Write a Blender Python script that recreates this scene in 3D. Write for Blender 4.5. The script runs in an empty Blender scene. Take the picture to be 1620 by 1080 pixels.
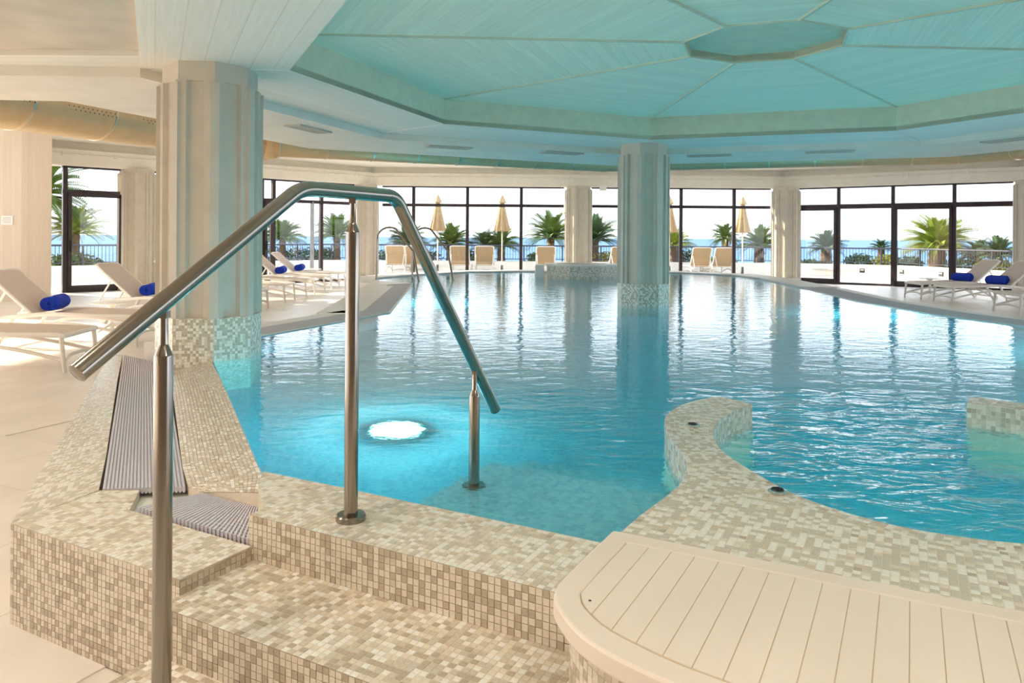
import bpy, bmesh, math, random
from mathutils import Vector, Matrix, noise
from mathutils.geometry import tessellate_polygon

# ---------------------------------------------------------------- camera, sky, sun, exposure
scene = bpy.context.scene
COL = scene.collection
CAMZ = 1.325
F_PX, ROLL, HOR = 1180.0, 0.0067, 375.2
cam = bpy.data.cameras.new('camera')
cam.sensor_width = 36.0
cam.lens = 36.0 * F_PX / 1620.0
cam.shift_y = -(540.0 - HOR) / 1620.0
cam.clip_start, cam.clip_end = 0.05, 120000.0
camo = bpy.data.objects.new('camera', cam)
COL.objects.link(camo)
camo.matrix_world = Matrix.Translation((0, 0, CAMZ)) @ Matrix.Rotation(math.pi / 2, 4, 'X') @ Matrix.Rotation(ROLL, 4, 'Z')
scene.camera = camo

SKY_STRENGTH = 1.9
SUN_ENERGY = 8.0
FILL_LAMP_W = 13.0
EXPOSURE = 0.70
world = bpy.data.worlds.new('sky')
scene.world = world
world.use_nodes = True
wn, wl = world.node_tree.nodes, world.node_tree.links
wn.clear()
w_out = wn.new('ShaderNodeOutputWorld')
w_bg = wn.new('ShaderNodeBackground')
w_tc = wn.new('ShaderNodeTexCoord')
w_sep = wn.new('ShaderNodeSeparateXYZ')
w_ramp = wn.new('ShaderNodeValToRGB')
wl.new(w_tc.outputs['Generated'], w_sep.inputs[0])
wl.new(w_sep.outputs['Z'], w_ramp.inputs['Fac'])
w_ramp.color_ramp.elements[0].position = 0.0
w_ramp.color_ramp.elements[0].color = (0.86, 0.88, 0.93, 1)
w_ramp.color_ramp.elements[1].position = 0.9
w_ramp.color_ramp.elements[1].color = (0.62, 0.76, 1.0, 1)
wl.new(w_ramp.outputs['Color'], w_bg.inputs['Color'])
w_bg.inputs['Strength'].default_value = SKY_STRENGTH
wl.new(w_bg.outputs[0], w_out.inputs[0])

sun = bpy.data.lights.new('sun', 'SUN')
sun.energy = SUN_ENERGY
sun.angle = math.radians(0.6)
sun.color = (1.0, 0.87, 0.70)
suno = bpy.data.objects.new('sun', sun)
COL.objects.link(suno)
SUN_HEAD, SUN_EL = math.radians(-70), math.radians(22)
_d = -Vector((math.sin(SUN_HEAD) * math.cos(SUN_EL), math.cos(SUN_HEAD) * math.cos(SUN_EL), math.sin(SUN_EL)))
suno.rotation_euler = _d.to_track_quat('-Z', 'Y').to_euler()
suno.location = (-30, 20, 25)

vs = scene.view_settings
vs.view_transform = 'Standard'
vs.look = 'None'
vs.gamma = 1.0
vs.use_curve_mapping = False
vs.exposure = EXPOSURE
cy = scene.cycles
cy.max_bounces = 16; cy.diffuse_bounces = 8; cy.glossy_bounces = 6; cy.transmission_bounces = 12; cy.transparent_max_bounces = 24
cy.sample_clamp_indirect = 6.0

rnd = random.Random(7)
PI = math.pi

# ---------------------------------------------------------------- materials
MATS = {}


def mat(name, col, rough=0.6, metal=0.0, var=0.08, nscale=6.0, bump=0.0, bscale=40.0, spec=0.5, coat=0.0):
    if name in MATS:
        return MATS[name]
    m = bpy.data.materials.new(name)
    m.use_nodes = True
    nt = m.node_tree
    b = nt.nodes['Principled BSDF']
    b.inputs['Roughness'].default_value = rough
    b.inputs['Metallic'].default_value = metal
    b.inputs['Specular IOR Level'].default_value = spec
    b.inputs['Coat Weight'].default_value = coat
    tc = nt.nodes.new('ShaderNodeTexCoord')
    nz = nt.nodes.new('ShaderNodeTexNoise')
    nz.inputs['Scale'].default_value = nscale
    nz.inputs['Detail'].default_value = 4
    rp = nt.nodes.new('ShaderNodeValToRGB')
    lo = [max(0, c * (1 - var)) for c in col[:3]]
    hi = [min(1, c * (1 + var)) for c in col[:3]]
    rp.color_ramp.elements[0].color = (*lo, 1)
    rp.color_ramp.elements[1].color = (*hi, 1)
    rp.color_ramp.elements[0].position = 0.3
    rp.color_ramp.elements[1].position = 0.7
    nt.links.new(tc.outputs['Object'], nz.inputs['Vector'])
    nt.links.new(nz.outputs['Fac'], rp.inputs['Fac'])
    nt.links.new(rp.outputs['Color'], b.inputs['Base Color'])
    if bump > 0:
        n2 = nt.nodes.new('ShaderNodeTexNoise')
        n2.inputs['Scale'].default_value = bscale
        bp = nt.nodes.new('ShaderNodeBump')
        bp.inputs['Strength'].default_value = bump
        bp.inputs['Distance'].default_value = 0.01
        nt.links.new(tc.outputs['Object'], n2.inputs['Vector'])
        nt.links.new(n2.outputs['Fac'], bp.inputs['Height'])
        nt.links.new(bp.outputs[0], b.inputs['Normal'])
    MATS[name] = m
    return m


def board_mat(name, col, width=0.12, line=0.12, rough=0.75, grain=0.10, along='X', gscale=(1.2, 26)):
    """board-marked surface: fine grain and board joints along one UV axis"""
    m = bpy.data.materials.new(name)
    m.use_nodes = True
    nt = m.node_tree
    N, L = nt.nodes, nt.links
    b = N['Principled BSDF']
    b.inputs['Roughness'].default_value = rough
    uv = N.new('ShaderNodeUVMap')
    mp = N.new('ShaderNodeMapping')
    mp.inputs['Scale'].default_value = (gscale[0], gscale[1], 1) if along == 'X' else (gscale[1], gscale[0], 1)
    nz = N.new('ShaderNodeTexNoise')
    nz.inputs['Scale'].default_value = 1.6
    nz.inputs['Detail'].default_value = 6
    L.new(uv.outputs[0], mp.inputs[0])
    L.new(mp.outputs[0], nz.inputs['Vector'])
    sp = N.new('ShaderNodeSeparateXYZ')
    L.new(uv.outputs[0], sp.inputs[0])
    dv = N.new('ShaderNodeMath'); dv.operation = 'DIVIDE'; dv.inputs[1].default_value = width
    L.new(sp.outputs['Y' if along == 'X' else 'X'], dv.inputs[0])
    fr = N.new('ShaderNodeMath'); fr.operation = 'FRACT'
    L.new(dv.outputs[0], fr.inputs[0])
    lt = N.new('ShaderNodeMath'); lt.operation = 'LESS_THAN'; lt.inputs[1].default_value = 0.05
    L.new(fr.outputs[0], lt.inputs[0])
    fl = N.new('ShaderNodeMath'); fl.operation = 'FLOOR'
    L.new(dv.outputs[0], fl.inputs[0])
    wh = N.new('ShaderNodeTexWhiteNoise'); wh.noise_dimensions = '1D'
    L.new(fl.outputs[0], wh.inputs['W'])
    # value = 1 + grain*(noise-.5)*2 + .05*(white-.5) - line*joint
    a1 = N.new('ShaderNodeMath'); a1.operation = 'MULTIPLY_ADD'
    a1.inputs[1].default_value = grain * 2; a1.inputs[2].default_value = 1 - grain
    L.new(nz.outputs['Fac'], a1.inputs[0])
    a2 = N.new('ShaderNodeMath'); a2.operation = 'MULTIPLY_ADD'; a2.inputs[1].default_value = 0.06
    L.new(wh.outputs['Value'], a2.inputs[0]); L.new(a1.outputs[0], a2.inputs[2])
    a3 = N.new('ShaderNodeMath'); a3.operation = 'MULTIPLY_ADD'; a3.inputs[1].default_value = -line
    L.new(lt.outputs[0], a3.inputs[0]); L.new(a2.outputs[0], a3.inputs[2])
    mx = N.new('ShaderNodeVectorMath'); mx.operation = 'SCALE'
    mx.inputs[0].default_value = col[:3]
    L.new(a3.outputs[0], mx.inputs['Scale'])
    L.new(mx.outputs[0], b.inputs['Base Color'])
    bp = N.new('ShaderNodeBump'); bp.inputs['Strength'].default_value = 0.35; bp.inputs['Distance'].default_value = 0.004
    L.new(a3.outputs[0], bp.inputs['Height'])
    L.new(bp.outputs[0], b.inputs['Normal'])
    MATS[name] = m
    return m


def mosaic_mat(name, cols, pitch=0.02, grout=(0.62, 0.55, 0.45), gap=0.10, rough=0.35):
    """small square mosaic from UV metres, for surfaces too far or too deep to show single tiles"""
    m = bpy.data.materials.new(name)
    m.use_nodes = True
    nt = m.node_tree
    N, L = nt.nodes, nt.links
    b = N['Principled BSDF']
    b.inputs['Roughness'].default_value = rough
    uv = N.new('ShaderNodeUVMap')
    sc = N.new('ShaderNodeVectorMath'); sc.operation = 'SCALE'; sc.inputs['Scale'].default_value = 1 / pitch
    L.new(uv.outputs[0], sc.inputs[0])
    fl = N.new('ShaderNodeVectorMath'); fl.operation = 'FLOOR'
    L.new(sc.outputs[0], fl.inputs[0])
    wh = N.new('ShaderNodeTexWhiteNoise'); wh.noise_dimensions = '3D'
    L.new(fl.outputs[0], wh.inputs['Vector'])
    rp = N.new('ShaderNodeValToRGB'); rp.color_ramp.interpolation = 'CONSTANT'
    el = rp.color_ramp.elements
    while len(el) < len(cols):
        el.new(0.5)
    for i, (w, c) in enumerate(cols):
        el[i].position = w
        el[i].color = (*c, 1)
    L.new(wh.outputs['Value'], rp.inputs['Fac'])
    fr = N.new('ShaderNodeVectorMath'); fr.operation = 'FRACTION'
    L.new(sc.outputs[0], fr.inputs[0])
    sp = N.new('ShaderNodeSeparateXYZ'); L.new(fr.outputs[0], sp.inputs[0])
    mn = N.new('ShaderNodeMath'); mn.operation = 'MINIMUM'
    L.new(sp.outputs['X'], mn.inputs[0]); L.new(sp.outputs['Y'], mn.inputs[1])
    lt = N.new('ShaderNodeMath'); lt.operation = 'LESS_THAN'; lt.inputs[1].default_value = gap
    L.new(mn.outputs[0], lt.inputs[0])
    mix = N.new('ShaderNodeMix'); mix.data_type = 'RGBA'
    L.new(lt.outputs[0], mix.inputs['Factor'])
    L.new(rp.outputs['Color'], mix.inputs['A'])
    mix.inputs['B'].default_value = (*grout, 1)
    L.new(mix.outputs['Result'], b.inputs['Base Color'])
    MATS[name] = m
    return m


def steel_mat(name, col=(0.62, 0.60, 0.57), rough=0.22):
    m = bpy.data.materials.new(name)
    m.use_nodes = True
    nt = m.node_tree
    b = nt.nodes['Principled BSDF']
    b.inputs['Metallic'].default_value = 1.0
    b.inputs['Base Color'].default_value = (*col, 1)
    tc = nt.nodes.new('ShaderNodeTexCoord')
    nz = nt.nodes.new('ShaderNodeTexNoise'); nz.inputs['Scale'].default_value = 120
    mr = nt.nodes.new('ShaderNodeMapRange')
    mr.inputs['To Min'].default_value = rough * 0.8
    mr.inputs['To Max'].default_value = rough * 1.25
    nt.links.new(tc.outputs['Object'], nz.inputs['Vector'])
    nt.links.new(nz.outputs['Fac'], mr.inputs['Value'])
    nt.links.new(mr.outputs[0], b.inputs['Roughness'])
    MATS[name] = m
    return m


def glass_mat(name):
    m = bpy.data.materials.new(name)
    m.use_nodes = True
    N, L = m.node_tree.nodes, m.node_tree.links
    N.clear()
    out = N.new('ShaderNodeOutputMaterial')
    tr = N.new('ShaderNodeBsdfTransparent'); tr.inputs['Color'].default_value = (0.97, 0.985, 0.98, 1)
    gl = N.new('ShaderNodeBsdfGlossy'); gl.inputs['Roughness'].default_value = 0.0
    fr = N.new('ShaderNodeFresnel'); fr.inputs['IOR'].default_value = 1.45
    ge = N.new('ShaderNodeNewGeometry')      # both faces of the pane reflect like an air-to-glass surface
    io = N.new('ShaderNodeMapRange'); io.inputs['To Min'].default_value = 1.45; io.inputs['To Max'].default_value = 1 / 1.45
    L.new(ge.outputs['Backfacing'], io.inputs['Value']); L.new(io.outputs[0], fr.inputs['IOR'])
    mx = N.new('ShaderNodeMixShader')
    L.new(fr.outputs[0], mx.inputs[0]); L.new(tr.outputs[0], mx.inputs[1]); L.new(gl.outputs[0], mx.inputs[2])
    L.new(mx.outputs[0], out.inputs[0])
    MATS[name] = m
    return m


SPA_C = (1.75, 3.1)
Z_WATER_LEVEL = 0.42


def water_mat():
    m = bpy.data.materials.new('pool_water')
    m.use_nodes = True
    N, L = m.node_tree.nodes, m.node_tree.links
    N.clear()
    out = N.new('ShaderNodeOutputMaterial')
    g = N.new('ShaderNodeBsdfGlass'); g.inputs['IOR'].default_value = 1.33; g.inputs['Roughness'].default_value = 0.0
    tc = N.new('ShaderNodeTexCoord')
    mp = N.new('ShaderNodeMapping'); mp.inputs['Scale'].default_value = (1.0, 1.6, 1.0)
    L.new(tc.outputs['Object'], mp.inputs[0])
    n1 = N.new('ShaderNodeTexNoise'); n1.inputs['Scale'].default_value = 4.2; n1.inputs['Detail'].default_value = 3
    n1.inputs['Distortion'].default_value = 0.6
    n2 = N.new('ShaderNodeTexNoise'); n2.inputs['Scale'].default_value = 13.0; n2.inputs['Detail'].default_value = 2
    L.new(mp.outputs[0], n1.inputs['Vector']); L.new(mp.outputs[0], n2.inputs['Vector'])
    ad = N.new('ShaderNodeMath'); ad.operation = 'MULTIPLY_ADD'; ad.inputs[1].default_value = 0.22
    L.new(n2.outputs['Fac'], ad.inputs[0]); L.new(n1.outputs['Fac'], ad.inputs[2])
    bp = N.new('ShaderNodeBump'); bp.inputs['Distance'].default_value = 0.12
    ds = N.new('ShaderNodeVectorMath'); ds.operation = 'DISTANCE'; ds.inputs[1].default_value = (SPA_C[0], SPA_C[1], Z_WATER_LEVEL)
    L.new(tc.outputs['Object'], ds.inputs[0])
    mr = N.new('ShaderNodeMapRange'); mr.inputs['From Min'].default_value = 0.4; mr.inputs['From Max'].default_value = 1.6
    mr.inputs['To Min'].default_value = 0.28; mr.inputs['To Max'].default_value = 0.05
    L.new(ds.outputs['Value'], mr.inputs['Value'])
    L.new(mr.outputs[0], bp.inputs['Strength'])
    L.new(ad.outputs[0], bp.inputs['Height'])
    L.new(bp.outputs[0], g.inputs['Normal'])
    va = N.new('ShaderNodeVolumeAbsorption')
    va.inputs['Color'].default_value = (0.06, 0.89, 0.955, 1)
    va.inputs['Density'].default_value = 0.85
    L.new(g.outputs[0], out.inputs['Surface'])
    L.new(va.outputs[0], out.inputs['Volume'])
    MATS['pool_water'] = m
    return m


def emit_mat(name, col, s):
    m = bpy.data.materials.new(name)
    m.use_nodes = True
    N, L = m.node_tree.nodes, m.node_tree.links
    N.clear()
    out = N.new('ShaderNodeOutputMaterial')
    e = N.new('ShaderNodeEmission'); e.inputs[0].default_value = (*col, 1); e.inputs[1].default_value = s
    L.new(e.outputs[0], out.inputs[0])
    MATS[name] = m
    return m


CREAM = (0.74, 0.66, 0.54); SAND = (0.62, 0.54, 0.43); TAUPE = (0.49, 0.41, 0.31); PALE = (0.84, 0.81, 0.74); GREYB = (0.60, 0.55, 0.47)
for n_, c_ in (('tile_cream', CREAM), ('tile_sand', SAND), ('tile_taupe', TAUPE), ('tile_pale', PALE), ('tile_grey_beige', GREYB)):
    mat(n_, c_, rough=0.20, var=0.07, nscale=90, spec=0.5)
mat('grout', (0.70, 0.61, 0.48), rough=0.8, var=0.06, nscale=30)
mosaic_mat('mosaic_far', [(0.0, PALE), (0.38, (0.68, 0.62, 0.50)), (0.62, (0.52, 0.47, 0.36)), (0.82, (0.45, 0.40, 0.30))], pitch=0.02)
mosaic_mat('mosaic_pool', [(0.0, (0.64, 0.86, 0.94)), (0.35, (0.54, 0.78, 0.88)), (0.7, (0.45, 0.70, 0.82))], pitch=0.025, grout=(0.60, 0.82, 0.90))
mat('stone_deck', (0.78, 0.73, 0.67), rough=0.32, var=0.07, nscale=2.2, bump=0.05, bscale=60)
mat('stone_joint', (0.64, 0.58, 0.52), rough=0.8)
mat('stone_rim', (0.80, 0.76, 0.71), rough=0.45, var=0.05, nscale=5)
mat('terrace_stone', (0.72, 0.66, 0.58), rough=0.7, var=0.06, nscale=2)
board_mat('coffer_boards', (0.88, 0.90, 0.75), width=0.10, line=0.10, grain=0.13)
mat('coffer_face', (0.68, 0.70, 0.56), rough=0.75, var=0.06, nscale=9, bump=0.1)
board_mat('soffit_boards', (0.82, 0.80, 0.74), width=0.16, line=0.14, grain=0.10)
mat('ceiling_plaster', (0.80, 0.77, 0.70), rough=0.85, var=0.05, nscale=3, bump=0.05, bscale=25)
mat('bay_concrete', (0.66, 0.59, 0.50), rough=0.85, var=0.10, nscale=2.5, bump=0.1, bscale=20)
mat('ceiling_step', (0.66, 0.66, 0.58), rough=0.85, var=0.05, nscale=5)
mat('lintel_paint', (0.84, 0.80, 0.71), rough=0.8, var=0.04, nscale=4)
mat('column_paint', (0.61, 0.56, 0.48), rough=0.6, var=0.05, nscale=5, bump=0.05, bscale=18)
board_mat('timber_wall', (0.66, 0.57, 0.47), width=0.05, line=0.10, grain=0.12, along='Y', gscale=(1.0, 40))
mat('white_paint', (0.86, 0.84, 0.80), rough=0.5, var=0.02)
mat('bronze_frame', (0.045, 0.032, 0.035), rough=0.4, metal=0.3, var=0.1)
mat('grey_frame', (0.42, 0.45, 0.50), rough=0.4, metal=0.4, var=0.1)
glass_mat('window_glass')
steel_mat('stainless', (0.33, 0.30, 0.26), 0.15)
steel_mat('stainless_dark', (0.20, 0.19, 0.18), 0.3)
mat('duct_metal', (0.74, 0.56, 0.34), rough=0.45, metal=0.55, var=0.05, nscale=8)
steel_mat('chrome', (0.75, 0.74, 0.72), 0.2)
steel_mat('duct_band', (0.80, 0.72, 0.58), 0.3)
mat('grate_plastic', (0.62, 0.60, 0.66), rough=0.5, var=0.06, nscale=60)
mat('grate_gap', (0.10, 0.09, 0.11), rough=0.9)
mat('tray_white', (0.80, 0.78, 0.72), rough=0.4, var=0.08, nscale=9)
mat('bench_cream', (0.80, 0.70, 0.60), rough=0.42, var=0.035, nscale=4, bump=0.04, bscale=220)
mat('bench_groove', (0.66, 0.54, 0.36), rough=0.7)
mat('black_plastic', (0.02, 0.02, 0.022), rough=0.5)
mat('lounger_frame', (0.83, 0.79, 0.74), rough=0.4, var=0.03)
mat('lounger_sling', (0.66, 0.56, 0.50), rough=0.75, var=0.05, nscale=80, bump=0.15, bscale=260)
mat('terrace_sling', (0.40, 0.28, 0.16), rough=0.8, var=0.06, nscale=60)
mat('terrace_frame', (0.70, 0.66, 0.60), rough=0.45)
mat('dark_frame', (0.06, 0.06, 0.08), rough=0.5)
mat('towel_blue', (0.008, 0.045, 0.50), rough=0.95, var=0.35, nscale=70, bump=0.6, bscale=160)
mat('umbrella_cloth', (0.42, 0.29, 0.15), rough=0.85, var=0.10, nscale=6)
mat('umbrella_pole', (0.72, 0.66, 0.58), rough=0.5)
mat('rail_black', (0.03, 0.03, 0.045), rough=0.45)
mat('parapet', (0.80, 0.75, 0.66), rough=0.75, var=0.05)
mat('trunk_brown', (0.16, 0.11, 0.065), rough=0.95, var=0.35, nscale=18, bump=0.8, bscale=30)
mat('frond_green', (0.10, 0.17, 0.02), rough=0.55, var=0.35, nscale=3)
mat('frond_lime', (0.24, 0.29, 0.02), rough=0.5, var=0.25, nscale=3)
mat('frond_dark', (0.06, 0.12, 0.04), rough=0.6, var=0.3, nscale=4)
mat('leaf_bush', (0.09, 0.15, 0.04), rough=0.7, var=0.4, nscale=5)
mat('leaf_yellow', (0.38, 0.36, 0.03), rough=0.6, var=0.25, nscale=5)
mat('fruit_orange', (0.52, 0.30, 0.07), rough=0.8, var=0.2, nscale=14)
mat('soil', (0.20, 0.15, 0.10), rough=0.95)
mat('sea_water', (0.12, 0.22, 0.36), rough=0.6, var=0.15, nscale=0.004, spec=0.02)
mat('vent_metal', (0.52, 0.49, 0.42), rough=0.5, var=0.05)
mat('vent_dark', (0.16, 0.15, 0.13), rough=0.8)
mat('sign_white', (0.82, 0.82, 0.80), rough=0.4, var=0.02)
mat('sign_print', (0.40, 0.40, 0.40), rough=0.6)
mat('pipe_white', (0.80, 0.77, 0.70), rough=0.5)
water_mat()
emit_mat('fill_lamp_glow', (1.0, 0.86, 0.66), 6.0)
emit_mat('added_pool_glow', (0.95, 1.0, 1.0), 3.0)


# ---------------------------------------------------------------- mesh helpers
class MB:
    def __init__(s):
        s.v = []; s.f = []; s.m = []; s.sm = False

    def poly(s, pts, mi=0):
        b = len(s.v)
        s.v += [tuple(p) for p in pts]
        s.f.append(tuple(range(b, b + len(pts)))); s.m.append(mi)
        return s

    def box(s, c, size, mi=0, rot=None):
        cx, cy, cz = c; hx, hy, hz = size[0] / 2, size[1] / 2, size[2] / 2
        b = len(s.v)
        for dx, dy, dz in ((-1, -1, -1), (1, -1, -1), (1, 1, -1), (-1, 1, -1), (-1, -1, 1), (1, -1, 1), (1, 1, 1), (-1, 1, 1)):
            p = Vector((dx * hx, dy * hy, dz * hz))
            if rot is not None:
                p = rot @ p
            s.v.append((cx + p.x, cy + p.y, cz + p.z))
        for f in ((0, 3, 2, 1), (4, 5, 6, 7), (0, 1, 5, 4), (1, 2, 6, 5), (2, 3, 7, 6), (3, 0, 4, 7)):
            s.f.append(tuple(b + i for i in f)); s.m.append(mi)
        return s

    def prism(s, pts, z0, z1, mi=0, caps=True, holes=None):
        """vertical prism of a 2D outline; holes = list of outlines"""
        loops = [pts] + (holes or [])
        n0 = 0
        base = len(s.v)
        for lp in loops:
            for p in lp:
                s.v.append((p[0], p[1], z0 if len(p) < 4 else p[2]))
        tot = sum(len(l) for l in loops)
        for lp in loops:
            for p in lp:
                s.v.append((p[0], p[1], z1 if len(p) < 4 else p[3]))
        k = 0
        for lp in loops:
            n = len(lp)
            for i in range(n):
                j = (i + 1) % n
                s.f.append((base + k + i, base + k + j, base + tot + k + j, base + tot + k + i)); s.m.append(mi)
            k += n
        if caps:
            if len(loops) == 1 and len(pts) <= 64 and is_convex(pts):
                s.f.append(tuple(base + tot + i for i in range(tot))); s.m.append(mi)
                s.f.append(tuple(base + i for i in reversed(range(tot)))); s.m.append(mi)
            else:
                for t in tessellate_polygon([[Vector((p[0], p[1], 0)) for p in lp] for lp in loops]):
                    s.f.append(tuple(base + tot + i for i in t)); s.m.append(mi)
                    s.f.append(tuple(base + i for i in reversed(t))); s.m.append(mi)
        return s

    def tube(s, path, r, seg=12, mi=0, caps=True, closed=False):
        path = [Vector(p) for p in path]
        n = len(path)
        rr = r if isinstance(r, (list, tuple)) else [r] * n
        base = len(s.v)
        up = None
        for i, p in enumerate(path):
            if closed:
                t = (path[(i + 1) % n] - path[i - 1]).normalized()
            elif i == 0:
                t = (path[1] - p).normalized()
            elif i == n - 1:
                t = (p - path[i - 1]).normalized()
            else:
                t = ((path[i + 1] - p).normalized() + (p - path[i - 1]).normalized()).normalized()
            if up is None:
                up = Vector((0, 0, 1)) if abs(t.z) < 0.9 else Vector((1, 0, 0))
            x = (up - t * up.dot(t)).normalized()
            y = t.cross(x)
            up = x
            for k in range(seg):
                a = 2 * PI * k / seg
                q = p + (x * math.cos(a) + y * math.sin(a)) * rr[i]
                s.v.append(tuple(q))
        m = n if closed else n - 1
        for i in range(m):
            for k in range(seg):
                a, b = base + i * seg, base + ((i + 1) % n) * seg
                s.f.append((a + k, a + (k + 1) % seg, b + (k + 1) % seg, b + k)); s.m.append(mi)
        if caps and not closed:
            s.f.append(tuple(base + k for k in reversed(range(seg)))); s.m.append(mi)
            s.f.append(tuple(base + (n - 1) * seg + k for k in range(seg))); s.m.append(mi)
        return s

    def lathe(s, prof, c=(0, 0, 0), seg=16, mi=0, wob=None):
        base = len(s.v)
        for i, (r, z) in enumerate(prof):
            for k in range(seg):
                a = 2 * PI * k / seg
                q = r * (1 + (wob(k, i) if wob else 0))
                s.v.append((c[0] + q * math.cos(a), c[1] + q * math.sin(a), c[2] + z))
        for i in range(len(prof) - 1):
            for k in range(seg):
                a, b = base + i * seg, base + (i + 1) * seg
                s.f.append((a + k, a + (k + 1) % seg, b + (k + 1) % seg, b + k)); s.m.append(mi)
        s.f.append(tuple(base + k for k in reversed(range(seg)))); s.m.append(mi)
        t = base + (len(prof) - 1) * seg
        s.f.append(tuple(t + k for k in range(seg))); s.m.append(mi)
        return s

    def mesh(s, name, mats, uv=False, smooth=False, fix=True, uvfun=None):
        me = bpy.data.meshes.new(name)
        me.from_pydata(s.v, [], s.f)
        for x in (mats if isinstance(mats, (list, tuple)) else [mats]):
            me.materials.append(MATS[x] if isinstance(x, str) else x)
        me.polygons.foreach_set('material_index', s.m)
        if fix:
            bm = bmesh.new(); bm.from_mesh(me)
            bmesh.ops.recalc_face_normals(bm, faces=bm.faces)
            bm.to_mesh(me); bm.free()
        if smooth:
            me.polygons.foreach_set('use_smooth', [True] * len(me.polygons))
        if uv or uvfun:
            ul = me.uv_layers.new(name='UVMap')
            for p in me.polygons:
                n = p.normal
                for li in p.loop_indices:
                    co = me.vertices[me.loops[li].vertex_index].co
                    if uvfun:
                        ul.data[li].uv = uvfun(co, n)
                    elif abs(n.z) > 0.7:
                        ul.data[li].uv = (co.x, co.y)
                    else:
                        t = Vector((-n.y, n.x)).normalized()
                        ul.data[li].uv = (co.x * t.x + co.y * t.y, co.z)
        me.update()
        return me

    def build(s, name, mats, parent=None, uv=False, smooth=False, uvfun=None, fix=True, label=None, world=False):
        o = bpy.data.objects.new(name, s.mesh(name, mats, uv, smooth, fix, uvfun))
        COL.objects.link(o)
        if parent is not None:
            o.parent = parent
            if world:
                o.matrix_parent_inverse = world_of(parent).inverted()
        if label:
            o['label'] = label
        if smooth:
            smooth_angle(o)
        return o


def smooth_angle(o, ang=40):
    me = o.data
    bm = bmesh.new(); bm.from_mesh(me)
    lim = math.radians(ang)
    for e in bm.edges:
        if len(e.link_faces) == 2 and e.calc_face_angle(0) > lim:
            e.smooth = False
    bm.to_mesh(me); bm.free()


def world_of(o):
    m = o.matrix_basis.copy()
    if o.parent:
        m = world_of(o.parent) @ o.matrix_parent_inverse @ m
    return m


def is_convex(pts):
    n = len(pts); s = 0
    for i in range(n):
        a, b, c = pts[i], pts[(i + 1) % n], pts[(i + 2) % n]
        z = (b[0] - a[0]) * (c[1] - b[1]) - (b[1] - a[1]) * (c[0] - b[0])
        if abs(z) < 1e-12:
            continue
        if s == 0:
            s = 1 if z > 0 else -1
        elif (z > 0) != (s > 0):
            return False
    return True


def thing(name, label, cat, loc=(0, 0, 0), rz=0.0, group=None):
    o = bpy.data.objects.new(name, None)
    o.empty_display_size = 0.1
    COL.objects.link(o)
    o.location = loc; o.rotation_euler = (0, 0, rz)
    o['label'] = label; o['category'] = cat
    if group:
        o['group'] = group
    return o


def tag(o, label, cat, group=None, kind=None):
    o['label'] = label; o['category'] = cat
    if group: o['group'] = group
    if kind: o['kind'] = kind
    return o


def struct(o):
    o['kind'] = 'structure'
    return o


def dup(root, loc, rz=0.0, label=None, group=None, scale=None):
    r = root.copy(); COL.objects.link(r)
    r.location = loc; r.rotation_euler = (0, 0, rz)
    if scale: r.scale = (scale,) * 3
    if label: r['label'] = label
    if group: r['group'] = group
    for ch in list(root.children):
        c = ch.copy(); COL.objects.link(c); c.parent = r
        for g in ch.children:
            d = g.copy(); COL.objects.link(d); d.parent = c
    return r


def px_of(p):
    """photo pixel of a world point, only used to rank tiles by how large they show"""
    if p[1] < 0.1:
        return (-9999, -9999)
    u = p[0] / p[1] * F_PX; v = (CAMZ - p[2]) / p[1] * F_PX
    return (810 + u - ROLL * v, HOR + v + ROLL * u)


def clip_half(poly, a, b):
    """keep the part of a 2D polygon left of a->b"""
    out = []
    n = len(poly)
    for i in range(n):
        p, q = poly[i], poly[(i + 1) % n]
        dp = (b[0] - a[0]) * (p[1] - a[1]) - (b[1] - a[1]) * (p[0] - a[0])
        dq = (b[0] - a[0]) * (q[1] - a[1]) - (b[1] - a[1]) * (q[0] - a[0])
        if dp >= 0:
            out.append(p)
        if (dp > 0 and dq < 0) or (dp < 0 and dq > 0):
            t = dp / (dp - dq)
            out.append((p[0] + (q[0] - p[0]) * t, p[1] + (q[1] - p[1]) * t))
    return out


def area2(poly):
    return 0.5 * sum(poly[i][0] * poly[(i + 1) % len(poly)][1] - poly[(i + 1) % len(poly)][0] * poly[i][1] for i in range(len(poly)))


def clip_convex(poly, region):
    if area2(region) < 0:
        region = region[::-1]
    for i in range(len(region)):
        poly = clip_half(poly, region[i], region[(i + 1) % len(region)])
        if len(poly) < 3:
            return []
    return poly


# ---------------------------------------------------------------- mosaic tiles as geometry
PITCH = 0.02
TILE_NAMES = ['tile_cream', 'tile_sand', 'tile_taupe', 'tile_pale', 'tile_grey_beige']
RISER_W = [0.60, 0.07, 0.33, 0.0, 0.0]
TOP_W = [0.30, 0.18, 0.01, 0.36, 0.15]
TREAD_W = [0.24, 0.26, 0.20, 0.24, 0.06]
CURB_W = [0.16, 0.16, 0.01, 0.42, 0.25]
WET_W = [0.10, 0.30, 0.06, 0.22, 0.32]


def pick(w):
    return rnd.choices(range(5), weights=w)[0]


_t = MB()
_h, _b = 0.0090, 0.0007
for z_, r_ in ((0.0, _h), (0.0006, _h), (0.0010, _h - _b)):
    for x_, y_ in ((-1, -1), (1, -1), (1, 1), (-1, 1)):
        _t.v.append((x_ * r_, y_ * r_, z_))
for l_ in (0, 4):
    for k_ in range(4):
        _t.f.append((l_ + k_, l_ + (k_ + 1) % 4, l_ + 4 + (k_ + 1) % 4, l_ + 4 + k_)); _t.m.append(0)
_t.f.append((8, 9, 10, 11)); _t.m.append(0)
TILE_MESH = [_t.mesh('mosaic_tile', n) for n in TILE_NAMES]


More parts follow.
